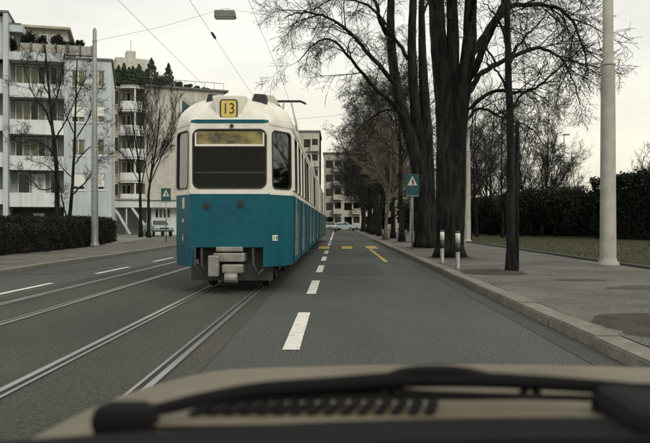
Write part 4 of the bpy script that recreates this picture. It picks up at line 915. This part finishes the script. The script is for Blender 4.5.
for k, (a, b_) in enumerate(op):
    nxt = op[k + 1][0] if k < 4 else 201
    m, fl = curved(B2, u2(120.5), ue + .02, .75, zf2(nxt), zf2(b_)); q = m.build('balcony_parapet', 'facade_white', b2o)
    MB().prism(fl + [B2.T(ue, 1.9, zf2(nxt) + .12), B2.T(u2(120.5), 1.9, zf2(nxt) + .12)], (0, 0, .15)).build('balcony_floor', 'facade_beige', q)
    window(B2, u2(124), u2(133.5), zf2(b_) - .9, zf2(a) - .15, b2o, v=1.8, panes=2, curt=((0,), (), (1,), (0,), ())[k]); window(B2, u2(136), u2(143), zf2(b_) - .9, zf2(a) - .15, b2o, v=1.8, panes=1, curt=((), (0,), (0,), (), (0,))[k])
    window(B2, u2(112.6, 1.9), u2(118.5, 1.9), zf2(b_) - .2, zf2(a), b2o, v=1.8, panes=1, curt=((), (0,), (), (0,), ())[k])
m, fl = curved(B2, u2(120.5), ue + .02, .75, zf2(89), zf2(86)); q = m.build('balcony_roof_edge', 'facade_white', b2o); MB().prism(fl + [B2.T(ue, 1.9, zf2(89) + .12), B2.T(u2(120.5), 1.9, zf2(89) + .12)], (0, 0, .2)).build('balcony_roof', 'facade_beige', q)
MB().box(u2(133.6), u2(135), -.6, -.4, 0, zf2(86), B2.T).build('balcony_column', 'facade_white', b2o)
v3 = 7.0; MB().box(B2.u(116, v3), B2.u(151, v3), v3, 13, zt2, B2.z(58, B2.u(130, v3), v3), B2.T).build('penthouse', 'facade_beige', b2o)
zc = B2.z(58, B2.u(130, v3), v3); MB().box(B2.u(127.5, v3), B2.u(136.5, v3), v3 + .5, v3 + 2, zc, zc + 1.0, B2.T).build('chimney', 'facade_beige', b2o)
MB().tube([B2.T(B2.u(132, v3), v3 + 1, zc + 1), B2.T(B2.u(132, v3), v3 + 1, zc + 2.4)], .03, 5).build('aerial', 'dark_metal', b2o)
tw = [B2.T(u2(182), -.03, zf2(121, 182)), B2.T(u2(182), -.03, zf2(100, 182)), B2.T(u2(196), -.03, zf2(111, 190))]
MB().prism(tw, (0, -.1, 0)).build('triangular_window', 'sign_teal', b2o); MB().prism([B2.T(u2(180.4), -.05, zf2(122, 181)), B2.T(u2(182), -.05, zf2(122, 182)), B2.T(u2(182), -.05, zf2(99, 182)), B2.T(u2(180.4), -.05, zf2(99, 181))], (0, -.2, 0)).build('window_post', 'facade_white', b2o)
MB().tube([B2.T(ue, .1, zt2 + 1.05), B2.T(uE, .1, zt2 + 1.05)], .03, 5).build('roof_railing', 'dark_metal', b2o)
for k in range(9): u = ue + (uE - ue) * k / 8; MB().tube([B2.T(u, .1, zt2 + .2), B2.T(u, .1, zt2 + 1.05)], .025, 5).build('railing_post', 'dark_metal', b2o)
def conifer(p, h, r, label, seed, group):
    t = thing('rooftop_conifer', p, label, 'conifer', group); rs = np.random.RandomState(seed); n = 2600; z = rs.rand(n) ** 1.25; a = rs.rand(n) * 6.283; rad = r * (1 - z) ** .8 * (.35 + .75 * rs.rand(n) ** .5) * (1 + .25 * np.sin(z * 30 + a))
    tag(leaf_cloud('foliage', 'conifer', np.stack([p[0] + rad * np.cos(a), p[1] + rad * np.sin(a), p[2] + .1 + z * h], 1), .1, t, seed), kind='stuff')
    MB().tube([p, (p[0], p[1], p[2] + h * .95)], [.06, .01], 6).build('trunk', 'bark', t)
for i, (px, top, r_, lb) in enumerate(((114, 70, .5, 'leftmost slim rooftop conifer beside the white block'), (118.5, 66, .5, 'second rooftop conifer from the left'), (124, 64, .55, 'dark rooftop conifer in front of the penthouse, left of chimney'), (129, 68, .5, 'slim rooftop conifer below the chimney'),
        (133, 67, .5, 'slim rooftop conifer just right of the chimney'), (139, 65, .75, 'broad rooftop conifer in the middle of the row'), (146, 72, .6, 'short rooftop conifer right of the broad one'), (151.5, 59, .8, 'tallest rooftop conifer at the penthouse corner'), (168.5, 64, .6, 'pointed rooftop conifer standing apart on the right'))):
    v = 1.2 + .6 * (i % 3); u = B2.u(px, v); p = B2.T(u, v, zt2 + .2); conifer(p, B2.z(top, u, v) - p[2], r_ * 1.45, lb, 130 + i, 'conifers on the beige block roof')
for i, (px, top, r_, lb) in enumerate(((158, 74, .8, 'round rooftop bush between the two tallest conifers'), (163, 72, .7, 'round rooftop bush left of the pointed conifer'), (179, 80, .5, 'small rooftop bush right of the pointed conifer'), (188, 83, .6, 'low rooftop bush above the triangular window'), (197, 85, .6, 'low rooftop bush over the tram roof'), (206, 87, .6, 'last low rooftop bush towards the roof corner'))):
    v = 1.3; u = B2.u(px, v); p = B2.T(u, v, zt2 + .2); clump('rooftop_bush', lb, p, r_, .6, (B2.z(top, u, v) - p[2]) / 2, 'conifer', 900, .1, 150 + i, cat='bush', group='bushes on the beige block roof', stems=2)
# low entrance building with canopy, stairs
B3 = Frame(at(112, 0, 74).x, 74, (math.cos(math.radians(12)), math.sin(math.radians(12))))
e = thing('entrance_building', B3.T(0, 0, 0), 'low white entrance building with flat canopy and outside stairs', 'building'); u3 = lambda px, v=0: B3.u(px, v); z3 = lambda py, px=150: B3.z(py, B3.u(px))
MB().box(0, u3(186), -.3, 4, z3(207.5), z3(201), B3.T).build('canopy', 'facade_white', e); MB().box(-.1, u3(186), -.36, 4.02, z3(201), z3(200), B3.T).build('canopy_edge', 'roof_edge', e)
hs = [(u3(154.5) + k * (u3(170.5) - u3(154.5)) / 4 + .04, u3(154.5) + (k + 1) * (u3(170.5) - u3(154.5)) / 4 - .04, z3(218), z3(208.4)) for k in range(4)]
holed_wall(B3, u3(151), u3(190), 0, z3(207.6), hs, v=.6).build('front_wall', 'facade_white', e)
for h_ in hs: window(B3, *h_, e, v=.72, panes=1, fw=.05)
MB().box(0, u3(151), 3.2, 3.9, 0, z3(207.5), B3.T).build('rear_wall', 'balcony_wall', e)
for px in (116, 126.5, 147.5): MB().box(u3(px) - .06, u3(px) + .06, -.1, .05, 0, z3(207.5), B3.T).build('canopy_post', 'facade_white', e)
for a, b_ in (((131, 208), (149.5, 233)), ((115.5, 211), (129, 234))):
    z0 = B3.z(b_[1], u3(b_[0])); MB().prism([B3.T(u3(a[0]), -.5, z3(a[1], a[0])), B3.T(u3(a[0] + 2.4), -.5, z3(a[1], a[0])), B3.T(u3(b_[0] + 2.4), -.5, max(z0, .1)), B3.T(u3(b_[0]), -.5, max(z0, .1))], (0, .15, 0)).build('stair_stringer', 'facade_white', e)
for k in range(8): a = u3(132 + k * 2.1); MB().box(a, a + .26, -.45, .6, z3(211 + k * 2.9, 140) - .05, z3(211 + k * 2.9, 140), B3.T).build('step', 'concrete', e)

# ------------------------------------------------------------------ cars
def make_car(loc, rz, label, paint, sc=1.0):
    t = thing('parked_car', loc, label, 'car', 'cars standing in the distance'); t.rotation_euler.z = rz; t.scale = (sc, sc, sc); O = Vector(loc)
    prof = [(-2.0, .45), (-2.02, .72), (-1.9, .86), (-1.0, .95), (-.42, 1.38), (.85, 1.4), (1.45, 1.0), (1.95, .93), (2.02, .7), (2.0, .42)]; m = MB()
    def rr(w_, i): return w_ * (.8 if 3 < i < 6 else 1)
    L_ = [O + Vector((-rr(.8, i), p[0], p[1])) for i, p in enumerate(prof)]; R_ = [O + Vector((rr(.8, i), p[0], p[1])) for i, p in enumerate(prof)]
    n = len(prof)
    for i in range(n): j = (i + 1) % n; m.poly([L_[i], L_[j], R_[j], R_[i]])
    m.poly([L_[i] for i in (0, 1, 2, 3, 6, 7, 8, 9)][::-1]); m.poly([R_[i] for i in (0, 1, 2, 3, 6, 7, 8, 9)]); m.poly([L_[i] for i in (3, 4, 5, 6)][::-1]); m.poly([R_[i] for i in (3, 4, 5, 6)])
    m.build('body', paint, t, bevel=.04)
    def sub(a, b, k0, k1, off):
        A_, B_, C_, D_ = L_[a], R_[a], R_[b], L_[b]; f = lambda s, q: (A_.lerp(B_, s)).lerp(D_.lerp(C_, s), q) + off
        return MB().poly([f(.06, k0), f(.94, k0), f(.94, k1), f(.06, k1)])
    sub(3, 4, .06, .92, Vector((0, -.012, .012))).build('windscreen', 'car_window', t); sub(6, 5, .06, .92, Vector((0, .012, .012))).build('rear_window', 'car_window', t)
    for S_, s in ((L_, -1), (R_, 1)):
        f = lambda a, b: Vector((O.x + s * (.81 if b < 1.0 else .66), O.y + a, O.z + b))
        MB().poly([f(-.85, .99), f(.2, .99), f(.2, 1.33), f(-.38, 1.33)]).build('side_window', 'car_window', t); MB().poly([f(.27, .99), f(1.25, .99), f(.82, 1.33), f(.27, 1.33)]).build('side_window', 'car_window', t)
        for yy in (-1.25, 1.25):
            wh = MB().tube([O + Vector((s * .66, yy, .3)), O + Vector((s * .82, yy, .3))], .3, 18).build('wheel', 'rubber', t); MB().tube([O + Vector((s * .815, yy, .3)), O + Vector((s * .83, yy, .3))], .17, 14).build('hub_cap', 'chrome', wh)
        MB().box(O.x + s * .62 - .13, O.x + s * .62 + .13, O.y - 2.05, O.y - 2.0, O.z + .64, O.z + .8).build('headlight', 'headlamp', t, bevel=.01)
        MB().box(O.x + s * .62 - .13, O.x + s * .62 + .13, O.y + 2.0, O.y + 2.05, O.z + .66, O.z + .82).build('tail_light', 'red_lens', t, bevel=.01)
    MB().box(O.x - .82, O.x + .82, O.y - 2.1, O.y - 2.0, O.z + .42, O.z + .56).build('bumper', 'dark_metal', t, bevel=.02); MB().box(O.x - .82, O.x + .82, O.y + 2.0, O.y + 2.1, O.z + .42, O.z + .56).build('bumper', 'dark_metal', t, bevel=.02)
    MB().box(O.x - .4, O.x + .4, O.y - 2.04, O.y - 2.0, O.z + .64, O.z + .78).build('grille', 'dark_metal', t)
    return t
make_car((at(158, 0, 66).x, 66, .12), math.radians(28), 'pale blue car parked in front of the low entrance building', 'car_pale_blue')
make_car((-0.95, 108, .0), 0.0, 'white car facing us far down the street past the tram', 'car_white', 1.0)
make_car((1.2, 124, .0), math.radians(80), 'pale car crossing at the far end of the street', 'car_pale_blue')

# ------------------------------------------------------------------ far end of the street
def far_block(x0, x1, y, d, floors, label, fh=2.8, mat_='facade_far', nw=5):
    fr = Frame(x0, y, (1, 0)); t = thing('far_apartment_block', (x0, y, 0), label, 'building', 'tall pale blocks closing the street'); Wd = x1 - x0; top = floors * fh + 1
    hs = []; bays = max(1, int(Wd / 3.2)); bw = Wd / bays
    for f in range(floors):
        for b in range(bays):
            a = b * bw; z = f * fh + 1.0
            hs.append((a + .35, a + bw * .5, z, z + 1.5)); hs.append((a + bw * .58, a + bw - .3, z - .6, z + 1.55))
    holed_wall(fr, 0, Wd, 0, top, hs, dep=.5).build('front_wall', mat_, t)
    MB().box(0, Wd, .5, d, 0, top, fr.T).build('core', 'dark_wall', t); MB().box(-.2, Wd + .2, -.2, d, top, top + .3, fr.T).build('roof', 'roof_edge', t)
    for s in (0, Wd): MB().poly([fr.T(s, 0, 0), fr.T(s, d, 0), fr.T(s, d, top), fr.T(s, 0, top)]).build('side_wall', mat_, t)
    for f in range(floors):
        for b in range(bays):
            a = b * bw; z = f * fh + .4; MB().box(a + bw * .5, a + bw - .1, -1.1, .0, z - .15, z + .9, fr.T).build('balcony', 'facade_beige', t)
    for h_ in hs: MB().poly([fr.T(h_[0], .3, h_[2]), fr.T(h_[1], .3, h_[2]), fr.T(h_[1], .3, h_[3]), fr.T(h_[0], .3, h_[3])]).build('window', 'house_glass', t)
    return t
far_block(-16, -3.2, 139, 14, 6, 'far pale block with stacked balconies beyond the tram roof, nearer one')
far_block(-2.6, 8.5, 152, 14, 5, 'far pale block at the very end of the street, right of the tram')
far_block(10, 30, 158, 12, 4, 'far pale block hidden behind the right tree row', mat_='facade_ochre')
# far hill with woods
hill = MB(); xs = list(range(-700, 901, 40)); r = random.Random(2); pr_ = []
for k, x in enumerate(xs):
    hh = 14 + 18 * math.exp(-((x - 300) / 190) ** 2) + 6 * math.sin(x * .011) + r.uniform(-2, 2); pr_.append([(x, 560, -2), (x, 620, hh * .45), (x, 700, hh * .8), (x, 800, hh), (x, 950, hh * .6), (x, 1100, -2)])
for a, b_ in zip(pr_, pr_[1:]):
    for j in range(5): hill.poly([a[j], b_[j], b_[j + 1], a[j + 1]])
tag(hill.build('hill', 'hill_wood', smooth=True), kind='structure')

# ------------------------------------------------------------------ the car we look out of
cb = thing('tan_car', (0.35, 0.9, 0), 'tan car bonnet with black wipers and air grille in the foreground', 'car')
def hood_z(x, y):
    """crowned bonnet; rolls off at the near side wing and at the nose"""
    t = max(0.0, (y - 1.0)); z = .992 - .056 * t - .034 * t * t; c = (x - .33) / .8; z -= .012 * c * c
    for xl in (x + .465, 1.13 - x):
        if xl < .16: z -= 1.1 * (.16 - xl) ** 2 if xl > 0 else .0282 + -xl * 1.2
    if y > 1.98: z -= 2.2 * (y - 1.98) ** 2 if y < 2.15 else .0636 + (y - 2.15) * 1.6
    return z
m = MB(); xs = [-.62, -.58, -.54, -.50, -.48, -.465, -.45, -.43, -.4, -.36, -.31, -.25] + [-.2 + .1 * k for k in range(12)] + [.95, 1.0, 1.05, 1.09, 1.13, 1.17, 1.22, 1.28]; ys = [.72, .8, .9] + [1.0 + .075 * k for k in range(13)] + [1.94, 1.98, 2.02, 2.06, 2.1, 2.13, 2.17, 2.21, 2.25, 2.35]
idx = {}
for i, x in enumerate(xs):
    for j, y in enumerate(ys):
        cl = min(max((y - 1.4) / .8, 0), 1) ** 2 * .1; xx = x + (cl if x < .33 else -cl) * abs(x - .33) / .9; idx[i, j] = len(m.v); m.v.append((xx, y - .12 * ((x - .33) / .9) ** 2 * max(0, y - 1.5), hood_z(x, y) - (.05 if y < 1.23 and -.33 < x < 1.0 else 0)))
for i in range(len(xs) - 1):
    for j in range(len(ys) - 1): m.f.append((idx[i, j], idx[i + 1, j], idx[i + 1, j + 1], idx[i, j + 1]))
m.build('bonnet', 'car_tan', cb, smooth=True)
MB().box(-.6, 1.26, .75, 2.2, .35, .66).build('front_body', 'car_tan', cb, bevel=.05)
for s in (-.5, 1.16):
    for y in (1.45,): MB().tube([(s - .1, y, .3), (s + .1, y, .3)], .3, 24).build('wheel', 'rubber', cb)
# cowl with slots below the windscreen
def cowl_z(y): return .9965 + (1.15 - y) * .09
cw = MB(); xs2 = [-.30 + .05 * k for k in range(28)]; ys2 = [1.0, 1.05, 1.1, 1.15, 1.19, 1.195]
for k in range(len(xs2) - 1):
    for j in range(len(ys2) - 1):
        f = lambda x, y: (x, y - .03 * ((x - .33) / .7) ** 2, cowl_z(y) - (.04 if y > 1.192 else 0))
        cw.poly([f(xs2[k], ys2[j]), f(xs2[k + 1], ys2[j]), f(xs2[k + 1], ys2[j + 1]), f(xs2[k], ys2[j + 1])])
cowl = cw.build('cowl', 'car_tan', cb)
for k in range(15):
    x = -.205 + k * .0232; sl = MB().prism([(x, 1.05, cowl_z(1.05) + .001), (x + .014, 1.05, cowl_z(1.05) + .001), (x + .034, 1.16, cowl_z(1.16) + .001), (x + .018, 1.16, cowl_z(1.16) + .001)], (0, 0, .004)).build('vent_slot', 'black_rubber', cowl)
# wipers: pivot, arm, blade, bracket
def px3(*pp): return [at(p[0], p[1], p[2]) for p in pp]
wp = MB().box(-.318, -.235, .97, 1.03, .99, 1.035).build('wiper', 'black_rubber', cb, bevel=.018)
MB().tube(smooth_path(px3((130, 416, 1.0), (165, 408, 1.03), (205, 399, 1.07), (260, 390, 1.1), (330, 385, 1.12), (400, 380, 1.13), (480, 380, 1.13), (560, 384, 1.12), (640, 390, 1.08), (720, 398, 1.03)), 4), [.0075 + .0045 * math.sin(k * .085) for k in range(37)], 10).build('wiper_blade', 'black_rubber', wp)
MB().tube(smooth_path(px3((385, 379, 1.13), (405, 372, 1.13), (435, 370, 1.13), (465, 372, 1.13), (495, 379, 1.13)), 5), .0075, 10).build('wiper_bracket', 'black_plastic', wp)
MB().tube(smooth_path(px3((150, 415, 1.01), (200, 404, 1.06), (260, 399, 1.1), (330, 397.5, 1.12), (430, 397.5, 1.13), (520, 397, 1.12)), 4), .0045, 8).build('wiper_arm', 'black_plastic', wp)
wq = MB().lathe((.5, 1.04, .99), [(.03, -.02), (.03, .02), (.02, .035)], 14).build('wiper', 'black_rubber', cb)
MB().tube(smooth_path(px3((690, 408, 1.04), (600, 399, 1.08), (540, 397, 1.11), (440, 394, 1.13), (380, 391, 1.135), (300, 394, 1.13)), 4), .005, 8).build('wiper_arm', 'black_plastic', wq)
for a in ((390, 388), (530, 388)): MB().tube(px3((a[0] - 9, a[1] + 7, 1.13), (a[0], a[1] - 2, 1.13), (a[0] + 9, a[1] + 7, 1.13)), .006, 8).build('wiper_bracket', 'black_plastic', wq)
MB().box(.365, 1.0, .93, 1.12, .95, 1.04).build('cowl_cover', 'black_plastic', cb, bevel=.02)
# windscreen seal, dashboard, roof and posts
m = MB(); n = 24; R = []
for k in range(n + 1):
    x = -.66 + 1.95 * k / n; yb = 1.035 - .17 * ((x - .3) / .85) ** 2; R.append([(x, yb, .9), (x, yb, 1.002), (x, yb - .02, 1.0125), (x, yb - .12, 1.012), (x, yb - .16, .9)])
for a, b_ in zip(R, R[1:]):
    for q in range(4): m.poly([a[q], b_[q], b_[q + 1], a[q + 1]])
m.build('windscreen_seal', 'black_rubber', cb, smooth=False)
d = MB(); dp = [(.18, .96), (.25, 1.04), (.4, 1.06), (.6, 1.05), (.78, 1.015), (.83, .98), (.83, .9), (.18, .9)]
d.prism([(-.62, y, z) for y, z in dp], (1.9, 0, 0)); d.build('dashboard', 'black_plastic', cb, bevel=.02)
MB().box(-.6, 1.26, -1.6, .22, 1.43, 1.47).build('roof', 'car_tan', cb, bevel=.02); MB().box(-.56, 1.22, -1.58, .2, 1.415, 1.43).build('headlining', 'black_plastic', cb)
for x in (-.6, 1.26): MB().bar((x, .78, 1.0), (x, .2, 1.44), .05, .06).build('windscreen_post', 'car_tan', cb); MB().box(x - .03, x + .03, -1.6, .76, .4, .98).build('door', 'car_tan', cb, bevel=.02)
